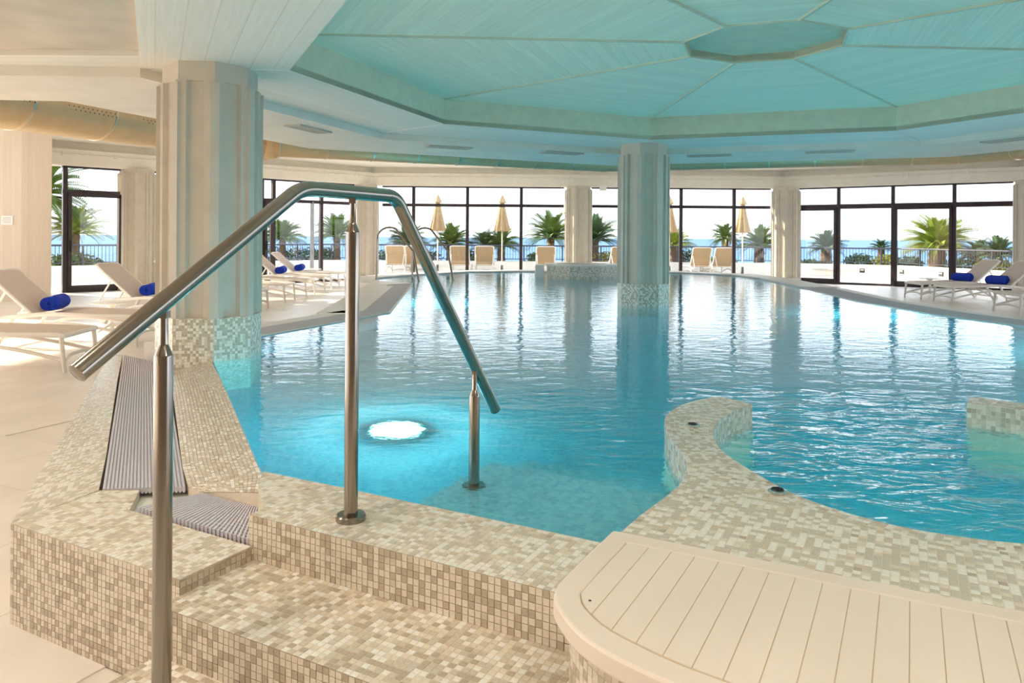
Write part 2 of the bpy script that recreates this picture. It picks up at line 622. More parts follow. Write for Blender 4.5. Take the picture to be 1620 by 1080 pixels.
class Mosaic:
    """collects tile cells; the largest in the photo become single tile objects, the rest one 'stuff' mesh"""

    def __init__(s):
        s.reg = []      # (matrix, colour, size in px)
        s.oth = MB()

    def grid(s, o, U, V, lu, lv, w, region=None, pitch=PITCH, nrm=None):
        """rectangular grid from o along unit vectors U,V; region = list of convex (u,v) polygons to keep"""
        o = Vector(o); U = Vector(U); V = Vector(V)
        N = nrm or U.cross(V)
        nu, nv = int(math.ceil(lu / pitch - 0.01)), int(math.ceil(lv / pitch - 0.01))
        # pattern: short runs of same tiles as on the photo
        for i in range(nu):
            for j in range(nv):
                u0, v0 = i * pitch, j * pitch
                u1, v1 = min(u0 + pitch, lu), min(v0 + pitch, lv)
                g = 0.0010
                sq = [(u0 + g, v0 + g), (u1 - g, v0 + g), (u1 - g, v1 - g), (u0 + g, v1 - g)]
                full = (u1 - u0 > pitch * 0.98) and (v1 - v0 > pitch * 0.98)
                pieces = [sq]
                if region is not None:
                    pieces = []
                    for R in region:
                        c = clip_convex(sq, R)
                        if len(c) >= 3 and abs(area2(c)) > 1.2e-5:
                            pieces.append(c)
                    if not pieces:
                        continue
                    tot = sum(abs(area2(c)) for c in pieces)
                    if tot < 0.985 * abs(area2(sq)):
                        full = False
                c = pick(w)
                if full:
                    ctr = o + U * ((u0 + u1) / 2) + V * ((v0 + v1) / 2)
                    M = Matrix((U, V, N)).transposed().to_4x4(); M.translation = ctr
                    a = px_of(ctr); b1 = px_of(ctr + U * pitch); b2 = px_of(ctr + V * pitch)
                    ar = abs((b1[0] - a[0]) * (b2[1] - a[1]) - (b1[1] - a[1]) * (b2[0] - a[0]))
                    if not (-5 < a[0] < 1625 and -5 < a[1] < 1085):
                        ar = 0
                    s.reg.append((M, c, math.sqrt(ar)))
                else:
                    for pc in pieces:
                        s.piece([o + U * p[0] + V * p[1] for p in pc], N, c)
        return s

    def piece(s, pts, N, c, h=0.0010):
        n = len(pts)
        b = len(s.oth.v)
        s.oth.v += [tuple(p) for p in pts] + [tuple(p + N * h) for p in pts]
        for k in range(n):
            s.oth.f.append((b + k, b + (k + 1) % n, b + n + (k + 1) % n, b + n + k)); s.oth.m.append(c)
        s.oth.f.append(tuple(b + n + k for k in range(n))); s.oth.m.append(c)

    def strip(s, A, B, w, pitch=PITCH, flip=False, ncross=None):
        """tiles between two polylines of equal character (3D)"""
        A = [Vector(p) for p in A]; B = [Vector(p) for p in B]
        la = sum((A[i + 1] - A[i]).length for i in range(len(A) - 1))
        lb = sum((B[i + 1] - B[i]).length for i in range(len(B) - 1))
        n = max(1, round((la + lb) / 2 / pitch))
        RA, RB = resample(A, n), resample(B, n)
        m = ncross or max(1, round(sum((RA[i] - RB[i]).length for i in range(n + 1)) / (n + 1) / pitch))
        for i in range(n):
            for j in range(m):
                q = []
                for (ii, jj) in ((i, j), (i + 1, j), (i + 1, j + 1), (i, j + 1)):
                    q.append(RA[ii].lerp(RB[ii], jj / m))
                ctr = sum(q, Vector()) / 4
                N = (q[1] - q[0]).cross(q[3] - q[0])
                if N.length < 1e-9:
                    continue
                N.normalize()
                if flip:
                    N = -N
                q = [ctr + (p - ctr) * 0.90 for p in q]
                s.piece(q, N, pick(w))
        return s

    def finish(s, parent, limit=300, minpx=8.5):
        s.reg.sort(key=lambda t: -t[2])
        k = 0
        pinv = world_of(parent).inverted()
        for M, c, px in s.reg:
            if k < limit and px >= minpx:
                o = bpy.data.objects.new('mosaic_tile', TILE_MESH[c])
                COL.objects.link(o)
                o.parent = parent
                o.matrix_basis = pinv @ M
                k += 1
            else:
                b = len(s.oth.v)
                s.oth.v += [tuple(M @ Vector(v)) for v in _t.v]
                for f in _t.f:
                    s.oth.f.append(tuple(b + i for i in f)); s.oth.m.append(c)
        if s.oth.f:
            o = s.oth.build('mosaic_tiles', TILE_NAMES, parent, fix=False, world=True)
            o['kind'] = 'stuff'
        return k


def resample(P, n):
    P = [Vector(p) for p in P]
    L = [0.0]
    for i in range(len(P) - 1):
        L.append(L[-1] + (P[i + 1] - P[i]).length)
    out = []
    k = 0
    for i in range(n + 1):
        t = L[-1] * i / n
        while k < len(P) - 2 and L[k + 1] < t:
            k += 1
        d = L[k + 1] - L[k]
        out.append(P[k].lerp(P[k + 1], 0 if d == 0 else min(1, max(0, (t - L[k]) / d))))
    return out


def smooth_poly(P, n=4):
    """Catmull-Rom through 2D/3D points"""
    P = [Vector(p) for p in P]
    out = []
    for i in range(len(P) - 1):
        p0 = P[max(0, i - 1)]; p1 = P[i]; p2 = P[i + 1]; p3 = P[min(len(P) - 1, i + 2)]
        for k in range(n):
            t = k / n
            out.append(0.5 * ((2 * p1) + (p2 - p0) * t + (2 * p0 - 5 * p1 + 4 * p2 - p3) * t * t + (3 * p1 - p0 - 3 * p2 + p3) * t ** 3))
    out.append(P[-1])
    return out


# stair frame: unit vectors along the pool entry edge and across it
E1 = Vector((math.sin(math.radians(118.2)), math.cos(math.radians(118.2)), 0))
E2 = Vector((math.sin(math.radians(28.2)), math.cos(math.radians(28.2)), 0))
EZ = Vector((0, 0, 1))


def AB(a, b, z=0.0):
    return E1 * a + E2 * b + Vector((0, 0, z))


def to_ab(p):
    v = Vector((p[0], p[1], 0))
    return (v.dot(E1), v.dot(E2))


Z_WATER, Z_LEDGE, Z_BLOCK, Z_TREAD, Z_LOW, Z_CURB, Z_BENCH = 0.42, 0.435, 0.34, 0.295, 0.158, 0.535, 0.567

# ---------------------------------------------------------------- structure: pool, deck, ceiling, walls, windows
board_mat('grate_stripes', (0.54, 0.52, 0.57), width=0.024, line=0.55, grain=0.05)
e_in = AB(-2.154, 2.04)
POOL = [(e_in.x, e_in.y), (-2.47, 6.05), (-2.24, 6.68), (-1.43, 8.80), (-1.86, 14.05), (-2.6, 14.7), (-2.9, 15.8), (-2.3, 17.3), (-1.1, 19.0), (0.2, 19.5),
        (4.3, 19.4), (5.4, 18.3), (5.6, 16.9), (5.36, 13.74), (5.03, 10.9), (5.10, 9.1), (5.38, 7.83), (5.9, 5.8), (5.3, 3.6), (3.6, 2.2)]
for a_, b_ in ((0.9, 1.9), (-0.66, 1.9), (-0.66, 2.04)):
    p_ = AB(a_, b_); POOL.append((p_.x, p_.y))
Z_POOLFLOOR = -0.62

m_ = MB()
vv = [Vector((x, y, 0)) for x, y in POOL]
for t in tessellate_polygon([vv]):
    m_.poly([(POOL[i][0], POOL[i][1], Z_POOLFLOOR) for i in t])
n_ = len(POOL)
for i in range(n_):
    p, q = POOL[i], POOL[(i + 1) % n_]
    m_.poly([(*p, Z_POOLFLOOR), (*q, Z_POOLFLOOR), (*q, Z_WATER + 0.004), (*p, Z_WATER + 0.004)])
pool_shell = struct(m_.build('pool_basin', 'mosaic_pool', uv=True, fix=False))
# underwater entry steps
m_ = MB()
for b0, b1, zt in ((2.04, 2.86, 0.14), (2.86, 3.22, -0.12), (3.22, 3.58, -0.38)):
    m_.prism([AB(-1.63, b0)[:2], AB(-0.62, b0)[:2], AB(-0.62, b1)[:2], AB(-1.63, b1)[:2]], Z_POOLFLOOR, zt)
m_.build('underwater_step', 'mosaic_pool', pool_shell, uvfun=lambda co, n: (co.dot(E1), co.dot(E2)) if abs(n.z) > 0.7 else (co.dot(E1) + co.dot(E2), co.z))

# water body (closed volume)
m_ = MB()
xs = [p[0] for p in POOL]; ys = [p[1] for p in POOL]
m_.prism([(x, y) for x, y in POOL], Z_POOLFLOOR - 0.03, Z_WATER)
water = tag(m_.build('pool_water', 'pool_water'), 'clear turquoise water with light ripples filling the indoor pool', 'water', kind='stuff')

# deck
OUTER = [(-22, -6), (22, -6), (22, 27.6), (-22, 27.6)]
m_ = MB()
lp = [[Vector((*p, 0)) for p in OUTER], [Vector((*p, 0)) for p in POOL]]
fl = OUTER + POOL
for t in tessellate_polygon(lp):
    m_.poly([(*fl[i], -0.004) for i in t])
for i in range(4):
    p, q = OUTER[i], OUTER[(i + 1) % 4]
    m_.poly([(*p, -0.3), (*q, -0.3), (*q, -0.004), (*p, -0.004)])
floor = struct(m_.build('floor', 'stone_deck'))


def inside(p, poly):
    x, y = p; r = False
    for i in range(len(poly)):
        (x1, y1), (x2, y2) = poly[i], poly[i - 1]
        if (y1 > y) != (y2 > y) and x < (x2 - x1) * (y - y1) / (y2 - y1) + x1:
            r = not r
    return r


# large floor tiles near enough to tell apart, the far deck as one slab part
tm = MB().box((0, 0, 0.0005), (1.197, 0.597, 0.011)).mesh('floor_tile', 'stone_deck')
PO = [(x + (0.0), y) for x, y in POOL]
far_m = MB()
cells = []
ROT = math.radians(64.6)
cu, su = math.cos(ROT), math.sin(ROT)
for i in range(-16, 22):
    for j in range(-24, 40):
        lx = i * 1.2 + (0.6 if j % 2 else 0.0); ly = j * 0.6
        wx, wy = lx * cu - ly * su, lx * su + ly * cu
        if not (-14 < wx < 14 and 0.2 < wy < 24):
            continue
        if wx > 0 and wy < 6:
            continue
        if inside((wx, wy), POOL):
            continue
        p = px_of((wx, wy, 0))
        vis = -160 < p[0] < 1780 and 380 < p[1] < 1180
        cells.append((wx, wy, vis))
cells.sort(key=lambda c: (not c[2], c[1]))
# keep tiles from poking into the pool: skip those whose corners reach the water, the rim covers that gap
k = 0
for wx, wy, vis in cells:
    cor = [(wx + a * cu - b * su, wy + a * su + b * cu) for a, b in ((-.6, -.3), (.6, -.3), (.6, .3), (-.6, .3))]
    if any(inside(c, POOL) for c in cor):
        tot = [clip for clip in [cor]]
        continue
    if vis and k < 300:
        o = bpy.data.objects.new('floor_tile', tm); COL.objects.link(o)
        o.parent = floor; o.location = (wx, wy, -0.0055 + 0.0005); o.rotation_euler = (0, 0, ROT)
        k += 1
    else:
        far_m.poly([(c[0], c[1], 0.0) for c in cor])
if far_m.f:
    o = far_m.build('floor_tiles', 'stone_deck', floor); o['kind'] = 'stuff'
# terrace paving outside the windows
m_ = MB()
m_.poly([(-21, 14, 0.002), (-10.9, 16.4, 0.002), (-4.5, 23.1, 0.002), (8.5, 23.4, 0.002), (13.6, 19.8, 0.002), (21, 14, 0.002), (21, 27.5, 0.002), (-21, 27.5, 0.002)])
m_.build('terrace_paving', 'terrace_stone', floor)


def offset(P, d):
    """offset an open 2D polyline to its left by d"""
    out = []
    n = len(P)
    for i in range(n):
        a = Vector(P[max(0, i - 1)]); b = Vector(P[i]); c = Vector(P[min(n - 1, i + 1)])
        t1 = (b - a).normalized() if i > 0 else (c - b).normalized()
        t2 = (c - b).normalized() if i < n - 1 else t1
        n1 = Vector((-t1.y, t1.x)); n2 = Vector((-t2.y, t2.x))
        nn = (n1 + n2).normalized()
        out.append(tuple(b + nn * (d / max(0.3, nn.dot(n1)))))
    return out


def band(m, P, d0, d1, z0, z1, mi=0):
    A, B = offset(P, d0), offset(P, d1)
    for i in range(len(P) - 1):
        m.prism([A[i], A[i + 1], B[i + 1], B[i]], z0, z1, mi)


# overflow channel grates and stone rims round the pool; outward is to the left of these paths
left_a = [(-2.47, 6.05), (-2.24, 6.68), (-1.43, 8.80)]
left_b = [(-1.43, 8.80), (-1.86, 14.05)]
farp = [(-1.86, 14.05), (-2.6, 14.7), (-2.9, 15.8), (-2.3, 17.3), (-1.1, 19.0), (0.2, 19.5), (4.3, 19.4), (5.4, 18.3), (5.6, 16.9), (5.36, 13.74)]
rightp = [(5.36, 13.74), (5.03, 10.9), (5.10, 9.1), (5.38, 7.83), (5.9, 5.8), (5.3, 3.6)]
rim = MB()
band(rim, left_a, 0.0, 0.03, 0.0, 0.428); band(rim, left_a, 0.40, 0.66, 0.0, 0.425)
band(rim, left_b, 0.0, 0.03, 0.0, 0.428); band(rim, left_b, 0.33, 0.85, 0.0, 0.425)
band(rim, rightp, 0.0, 0.03, 0.0, 0.428); band(rim, rightp, 0.52, 0.74, 0.0, 0.425)
band(rim, smooth_poly([Vector(p) for p in farp], 4) and [tuple(p) for p in farp], 0.0, 0.62, 0.0, 0.45)
rim_o = struct(rim.build('pool_rim', 'stone_rim'))


def grate_run(P, d0, d1, z, label, step=0.8):
    """a run of channel grate panels, each panel a thing lying loose in the channel"""
    t = thing('overflow_grate', label, 'grate', (P[0][0], P[0][1], z - 0.03))
    A, B = offset(P, d0), offset(P, d1)
    for i in range(len(P) - 1):
        a0, a1, b0, b1 = [Vector((*p, 0)) for p in (A[i], A[i + 1], B[i], B[i + 1])]
        L = (a1 - a0).length
        n = max(1, round(L / step))
        dirv = (a1 - a0).normalized()
        for k in range(n):
            q = [a0.lerp(a1, (k + 0.004) / n), a0.lerp(a1, (k + 0.996) / n), b0.lerp(b1, (k + 0.996) / n), b0.lerp(b1, (k + 0.004) / n)]
            m = MB().prism([p[:2] for p in q], z - 0.03, z)
            m.build('grate_panel', 'grate_stripes', t, uvfun=lambda co, nn, d=dirv: (co.x * -d.y + co.y * d.x, co.x * d.x + co.y * d.y), world=True)
    return t


grate_run(left_a, 0.03, 0.40, 0.43, 'grey slatted overflow grate along the pool edge behind the big column')
grate_run(left_b, 0.03, 0.33, 0.432, 'pale grey overflow grate panels running towards the pool ladder')
grate_run(rightp, 0.03, 0.52, 0.43, 'grey overflow grate along the pool side with the two towel loungers')

# ceiling -----------------------------------------------------------------
CO = Vector((1.956, 5.83))
TH0 = -93.1


def octv(k, R):
    a = math.radians(TH0 + 45 * k)
    return (CO.x + R * math.sin(a), CO.y + R * math.cos(a))


R_S, R_IN, R_OUT, R_EDGE = 0.63, 3.65, 4.75, 6.3
Z_SOF, Z_COF, Z_OUTC, Z_BAY, Z_TOP = 2.575, 2.855, 2.50, 2.615, 3.42
BUILD = [(-13, 13.2), (-10.75, 16.6), (-4.4, 23.25), (8.45, 23.45), (13.6, 20.0), (16, 12), (16, -5), (-13, -5)]
m_ = MB().prism(BUILD, Z_TOP, Z_TOP + 0.2)
ceiling = struct(m_.build('ceiling', 'ceiling_plaster'))


def side_uv(k):
    p, q = Vector(octv(k, 1)), Vector(octv(k + 1, 1))
    d = (q - p).normalized()
    return lambda co, n: (co.x * d.x + co.y * d.y, co.x * -d.y + co.y * d.x) if abs(n.z) > 0.5 else (co.x * d.x + co.y * d.y, co.z)


for k in range(8):
    uvf = side_uv(k)
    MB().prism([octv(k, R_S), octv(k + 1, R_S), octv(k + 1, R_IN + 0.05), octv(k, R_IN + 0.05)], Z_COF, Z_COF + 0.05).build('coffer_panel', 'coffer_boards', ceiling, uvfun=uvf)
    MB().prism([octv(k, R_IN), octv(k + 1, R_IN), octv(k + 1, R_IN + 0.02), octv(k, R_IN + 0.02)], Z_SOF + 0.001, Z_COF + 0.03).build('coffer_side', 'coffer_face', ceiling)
    MB().prism([octv(k, R_IN), octv(k + 1, R_IN), octv(k + 1, R_OUT), octv(k, R_OUT)], Z_SOF, Z_SOF + 0.05).build('ring_soffit', 'soffit_boards', ceiling, uvfun=uvf)
    # radial joint battens
    p, q = Vector(octv(k, R_S)), Vector(octv(k, R_IN))
    d = (q - p).normalized(); nrm = Vector((-d.y, d.x)) * 0.011
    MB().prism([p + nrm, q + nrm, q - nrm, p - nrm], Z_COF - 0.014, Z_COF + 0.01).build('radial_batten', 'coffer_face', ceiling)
    p, q = Vector(octv(k, R_IN)), Vector(octv(k, R_OUT))
    nrm = nrm * 0.5
    MB().prism([p + nrm, q + nrm, q - nrm, p - nrm], Z_SOF - 0.006, Z_SOF + 0.01).build('joint_batten', 'soffit_boards', ceiling, uv=True)
    if k in (0, 1, 2, 3, 4):
        MB().prism([octv(k, R_OUT), octv(k + 1, R_OUT), octv(k + 1, R_EDGE), octv(k, R_EDGE)], Z_OUTC, Z_SOF + 0.1).build('outer_ceiling_panel', 'ceiling_plaster', ceiling)
        MB().prism([octv(k, R_EDGE - 0.05), octv(k + 1, R_EDGE - 0.05), octv(k + 1, R_EDGE), octv(k, R_EDGE)], Z_SOF + 0.1, Z_TOP).build('ceiling_upstand', 'ceiling_plaster', ceiling)
    else:
        MB().prism([octv(k, R_OUT), octv(k + 1, R_OUT), octv(k + 1, 11.0), octv(k, 11.0)], Z_BAY, Z_BAY + 0.1).build('bay_ceiling_panel', 'bay_concrete', ceiling)
# central rose, set a little higher
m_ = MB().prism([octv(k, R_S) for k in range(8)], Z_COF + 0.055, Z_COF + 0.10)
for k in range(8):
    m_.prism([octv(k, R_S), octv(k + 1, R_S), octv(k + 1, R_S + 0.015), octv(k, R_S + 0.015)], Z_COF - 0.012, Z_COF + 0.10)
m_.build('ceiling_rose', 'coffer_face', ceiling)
# radial beam from the big column to the left wall
MB().prism([(-9.5, 5.22), (-2.35, 5.22), (-2.35, 5.95), (-9.5, 5.95)], Z_SOF + 0.0015, Z_SOF + 0.12).build('radial_beam', 'soffit_boards', ceiling, uv=True)
MB().prism([(-9.5, 5.95), (-2.70, 5.95), (-3.9, 6.6), (-9.5, 6.22)], Z_OUTC + 0.001, Z_OUTC + 0.16).build('outer_ceiling_panel', 'ceiling_plaster', ceiling)

# walls above the windows --------------------------------------------------
WLINE = [(-10.62, 16.5), (-4.33, 22.83), (8.4, 23.12), (13.35, 19.55), (15.4, 12.0)]


def wall_over(name, p, q, parts=True):
    p, q = Vector(p), Vector(q)
    d = (q - p).normalized(); n = Vector((d.y, -d.x))  # inward (towards the pool)
    m = MB()
    m.prism([p + n * 0.10, q + n * 0.10, q - n * 0.25, p - n * 0.25], 2.88, Z_TOP)
    o = struct(m.build(name, 'lintel_paint'))
    MB().prism([p + n * 0.30, q + n * 0.30, q + n * 0.09, p + n * 0.09], 2.88, 3.24).build('lintel_beam', 'lintel_paint', o)
    # surface conduit with clips
    c0, c1 = p + n * 0.315, q + n * 0.315
    MB().tube([(*c0, 3.13), (*c1, 3.13)], 0.012, 6).build('cable_conduit', 'pipe_white', o)
    L = (q - p).length
    for i in range(int(L / 1.1)):
        c = p + d * (0.5 + 1.1 * i) + n * 0.315
        MB().box((c.x, c.y, 3.13), (0.05, 0.04, 0.075)).build('conduit_clip', 'pipe_white', o)
    return o


wl_l = wall_over('wall_left', WLINE[0], WLINE[1])
wl_b = wall_over('wall_back', WLINE[1], WLINE[2])
wl_r = wall_over('wall_right', WLINE[2], WLINE[3])
wall_over('wall_right', WLINE[3], WLINE[4])

# pale timber-look wall beside the first window
m_ = MB()
tw = [(-9.2, 14.9), (-9.62, 14.62), (-13.0, 13.6), (-13.0, 14.6), (-10.9, 16.75), (-10.62, 16.5)]
m_.prism(tw, 0, Z_TOP)
tw_o = struct(m_.build('wall_left', 'timber_wall', uv=True))
d_ = Vector((-3.38, -1.02)).normalized(); n_in = Vector((d_.y, -d_.x)) * -1
p0 = Vector((-9.62, 14.62)) + d_ * 0.62
struct_door = MB()
n_out = Vector((0.289, -0.957))
struct_door.prism([p0 + n_out * 0.03, p0 + d_ * 1.0 + n_out * 0.03, p0 + d_ * 1.0 - n_out * 0.02, p0 - n_out * 0.02], 0, 2.38)
door1 = struct(struct_door.build('door_1', 'white_paint'))
MB().box((*(p0 + d_ * 0.10 + n_out * 0.07), 1.05), (0.03, 0.03, 0.14)).build('door_handle', 'stainless', door1)
pc = Vector((-9.62, 14.62)) + d_ * 0.24
sg = thing('wall_notice', 'small white printed notice plate on the pale timber wall', 'sign', (*(pc + n_out * 0.01), 1.50))
ang = math.atan2(d_.y, d_.x)
Rn = Matrix.Rotation(ang, 3, 'Z')
MB().box((0, 0, 0.09), (0.20, 0.012, 0.18), rot=Rn).build('plate', 'sign_white', sg)
for i in range(4):
    c = n_out * 0.0075
    MB().box((c.x, c.y, 0.14 - 0.03 * i), (0.14 - 0.02 * (i % 2), 0.003, 0.008), rot=Rn).build('print_line', 'sign_print', sg)


# end wall of the hall on the steps side
mat('end_wall', (0.50, 0.40, 0.31), rough=0.7, var=0.08, nscale=2)
struct(MB().prism([(-13, -5.0), (16, -5.0), (16, -5.2), (-13, -5.2)], 0.0, Z_TOP).build('wall_front', 'end_wall'))


# windows -----------------------------------------------------------------
def window(name, p, q, ts, z0=0.0, z1=2.88, ztr=2.30, dark='bronze_frame', trw=0.09, doors=(), wide=()):
    """glazed wall from p to q; ts = mullion positions along it; doors = bay numbers with heavier leaf frames"""
    p, q = Vector(p), Vector(q)
    d = (q - p); L = d.length; d.normalize(); n = Vector((d.y, -d.x))
    rz = math.atan2(d.y, d.x); R = Matrix.Rotation(rz, 3, 'Z')
    base = MB().box((*((p + q) / 2), z0 + 0.03), (L, 0.12, 0.06), rot=R)
    o = struct(base.build(name, dark))

    def bar(c, z, w, h, nm, th=0.10, off=0.0, m=dark):
        cc = p + d * c + n * off
        MB().box((cc.x, cc.y, z), (w, th, h), rot=R).build(nm, m, o)

    for t in ts:
        bar(t, (z0 + z1) / 2, 0.095, z1 - z0, 'mullion')
    bar(L / 2, z1 - 0.02, L, 0.04, 'head_rail')
    bar(L / 2, ztr, L, trw, 'transom', 0.09)
    edges = [0.0] + list(ts) + [L]
    for i in range(len(edges) - 1):
        a, b = edges[i], edges[i + 1]
        if b - a < 0.15:
            continue
        for (za, zb) in ((z0 + 0.06, ztr), (ztr, z1)):
            if i in wide and za < 1:
                continue
            c = p + d * ((a + b) / 2)
            MB().box((c.x, c.y, (za + zb) / 2), (b - a - 0.06, 0.012, zb - za - 0.04), rot=R).build('pane', 'window_glass', o)
        if i in doors:
            for c in (a + 0.085, b - 0.085):
                bar(c, (z0 + ztr) / 2, 0.075, ztr - z0 - 0.05, 'door_stile', 0.06, 0.07)
            bar((a + b) / 2, z0 + 0.11, b - a - 0.1, 0.10, 'door_bottom_rail', 0.06, 0.07)
            bar((a + b) / 2, ztr - 0.07, b - a - 0.1, 0.09, 'door_top_rail', 0.06, 0.07)
            bar(a + 0.10, 1.05, 0.03, 0.25, 'door_handle', 0.05, 0.12, 'black_plastic')
    return o


WL = lambda t: (-4.33 - 5.87 * t, 22.8 - 5.9 * t)
WR = lambda t: (8.4 + 4.8 * t, 23.1 - 3.45 * t)
s_l, s_r = math.hypot(5.87, 5.9), math.hypot(4.8, 3.45)
window('window_1', WL(1.0), WL(0.845), [0.055], doors=(1,))
window('window_2', WL(0.76), WL(0.055), [s_l * (0.76 - t) for t in (0.60, 0.424, 0.383, 0.2046)], doors=(2,))
MB().box((*WL(0.239), 1.15), (0.09, 0.09, 2.3)).build('door_edge', 'grey_frame', bpy.data.objects['window_2'])
window('window_3', (-4.0, 23.02), (1.6, 23.08), [0.96, 2.62, 4.28])
window('window_4', (2.45, 23.08), (7.98, 23.08), [1.15, 2.77, 4.41])
window('window_5', WR(0.07), WR(1.0), [s_r * (t - 0.07) for t in (0.272, 0.518, 0.774)], trw=0.14, doors=(0, 2), wide=(1,))
window('window_6', (13.7, 19.0), (15.4, 12.4), [1.7, 3.4, 5.1])

# ---------------------------------------------------------------- mosaic entry: ledge, steps, side block, kerbs
A_L, A_R = -1.838, -0.66
UVAB = lambda co, n: (co.dot(E1), co.dot(E2))


def ab_box(m, a0, a1, b0, b1, z0, z1, mi=0):
    m.prism([AB(a0, b0)[:2], AB(a1, b0)[:2], AB(a1, b1)[:2], AB(a0, b1)[:2]], z0, z1, mi)
    return m


# ledge at the water
ledge = thing('pool_entry_ledge', 'top ledge of the mosaic pool steps, at the water edge, carrying the middle rail post', 'ledge', AB(-1.25, 1.87))
ab_box(MB(), A_L - 0.02, A_R - 0.1, 1.705, 2.045, 0.0, Z_LEDGE).prism([AB(A_L - 0.02, 1.74)[:2], AB(A_L - 0.02, 2.045)[:2], AB(-2.154, 2.04)[:2], AB(-2.06, 1.93)[:2]], 0.0, Z_LEDGE).build('body', 'grout', ledge, world=True)
mz = Mosaic()
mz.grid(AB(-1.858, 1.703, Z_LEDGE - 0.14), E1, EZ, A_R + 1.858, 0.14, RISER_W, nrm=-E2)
# top: runs left to the kerb corner
regA = [[(0, 0), (1.6, 0), (1.6, 0.345), (0, 0.345)]]
tri = [(to_ab(p)) for p in (AB(A_L - 0.02, 1.76), AB(A_L - 0.02, 2.045), AB(-2.150, 2.040), AB(-2.06, 1.93))]
o_a, o_b = -2.158, 1.703
reg = [[(-1.858 - o_a, 0), (A_R - o_a, 0), (A_R - o_a, 0.342), (-1.858 - o_a, 0.342)], [(a - o_a, b - o_b) for a, b in tri]]
mz.grid(AB(o_a, o_b, Z_LEDGE), E1, E2, A_R - o_a, 0.345, TOP_W, region=reg)
mz.finish(ledge)

# upper step
step1 = thing('pool_step', 'upper mosaic step, one riser below the ledge', 'step', AB(-1.25, 1.53))
ab_box(MB(), A_L - 0.0, A_R - 0.02, 1.366, 1.705, 0.0, Z_TREAD).build('body', 'grout', step1, world=True)
mz = Mosaic()
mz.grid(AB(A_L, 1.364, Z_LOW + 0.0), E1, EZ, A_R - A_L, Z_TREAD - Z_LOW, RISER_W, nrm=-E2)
mz.grid(AB(A_L, 1.364, Z_TREAD), E1, E2, A_R - A_L, 0.339, TREAD_W)
mz.finish(step1)

# lower step
step0 = thing('pool_step', 'lowest mosaic step, on the stone floor, carrying the lower rail post', 'step', AB(-1.25, 1.19))
ab_box(MB(), A_L + 0.0, A_R - 0.02, 1.02, 1.366, 0.0, Z_LOW).build('body', 'grout', step0, world=True)
mz = Mosaic()
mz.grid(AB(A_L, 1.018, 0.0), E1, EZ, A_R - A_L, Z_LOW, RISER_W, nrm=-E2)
mz.grid(AB(A_L, 1.018, Z_LOW), E1, E2, A_R - A_L, 0.346, TREAD_W)
mz.finish(step0)

# side block left of the steps; its outer arm turns along the pool as the outer kerb
blk = thing('mosaic_side_block', 'low mosaic block beside the steps, flat top in front of the loose grate', 'block', AB(-2.3, 1.55))
top_poly = [(-2.694, 1.434), (-1.838, 1.434), (-1.838, 1.695), (-2.458, 1.706), (-2.62, 1.86), (-2.747, 1.784)]
bx = [AB(a, b)[:2] for a, b in top_poly]
MB().prism(bx, 0.0, Z_BLOCK).build('body', 'grout', blk, world=True)
mz = Mosaic()
mz.grid(AB(-2.694, 1.432, 0.0), E1, EZ, 0.858, Z_BLOCK, RISER_W, nrm=-E2)
mz.grid(AB(-1.836, 1.432, Z_TREAD), E2, EZ, 0.27, Z_BLOCK - Z_TREAD, [0.15, 0.3, 0.45, 0, 0.1], nrm=E1)
ta, tb = -2.80, 1.432
regs = []
for t in tessellate_polygon([[Vector((a, b, 0)) for a, b in top_poly]]):
    regs.append([(top_poly[i][0] - ta, top_poly[i][1] - tb) for i in t])
mz.grid(AB(ta, tb, Z_BLOCK), E1, E2, 1.0, 0.45, TOP_W, region=regs)
mz.finish(blk)

# outer kerb strip (left of the long grate)
okerb = thing('outer_pool_kerb', 'pale mosaic kerb strip between the stone floor and the long grate', 'kerb', (-2.3, 4.2, 0))
K_out = [(-1.696, 2.537), (-1.93, 3.05), (-2.30, 3.89), (-2.97, 5.40), (-3.30, 6.15)]
K_in = [(-1.585, 2.872), (-1.80, 3.32), (-2.02, 3.76), (-2.68, 5.08), (-3.19, 6.12)]
MB().prism([p for p in K_out] + [p for p in reversed(K_in)], 0.0, Z_BLOCK).build('body', 'grout', okerb, world=True)
mz = Mosaic()
mz.strip([(x, y, Z_BLOCK) for x, y in K_in], [(x, y, Z_BLOCK) for x, y in K_out], CURB_W, ncross=13)
mz.strip([(x, y, 0.0) for x, y in K_out], [(x, y, Z_BLOCK) for x, y in K_out], RISER_W, flip=True, ncross=17)
mz.finish(okerb)

# inner kerb strip (wet, between grate and water), rising a little to the water edge
ikerb = thing('inner_pool_kerb', 'wet mosaic kerb strip between the long grate and the water', 'kerb', (-1.6, 4.2, 0))
I_out = [(-1.25, 2.90), (-1.38, 3.14), (-2.11, 4.655), (-2.63, 5.68), (-2.75, 5.95)]
I_in = [(-0.936, 2.813), (-1.065, 3.083), (-1.706, 4.44), (-2.10, 5.25), (-2.47, 6.05)]
m_ = MB()
for i in range(4):
    a, b, c, d = I_out[i], I_out[i + 1], I_in[i + 1], I_in[i]
    m_.prism([(*a, 0, 0.345), (*b, 0, 0.345), (*c, 0, 0.418), (*d, 0, 0.418)], 0, 0)
a, b, c, d = (-1.25, 2.90), (-0.936, 2.813), AB(-2.06, 1.93)[:2], AB(-2.40, 1.95)[:2]
m_.prism([(*a, 0, 0.345), (*b, 0, 0.42), (*c, 0, 0.40), (*d, 0, 0.345)], 0, 0)
m_.build('body', 'grout', ikerb, world=True)
mz = Mosaic()
mz.strip([(x, y, 0.421) for x, y in I_in], [(x, y, 0.348) for x, y in I_out], WET_W, ncross=17)
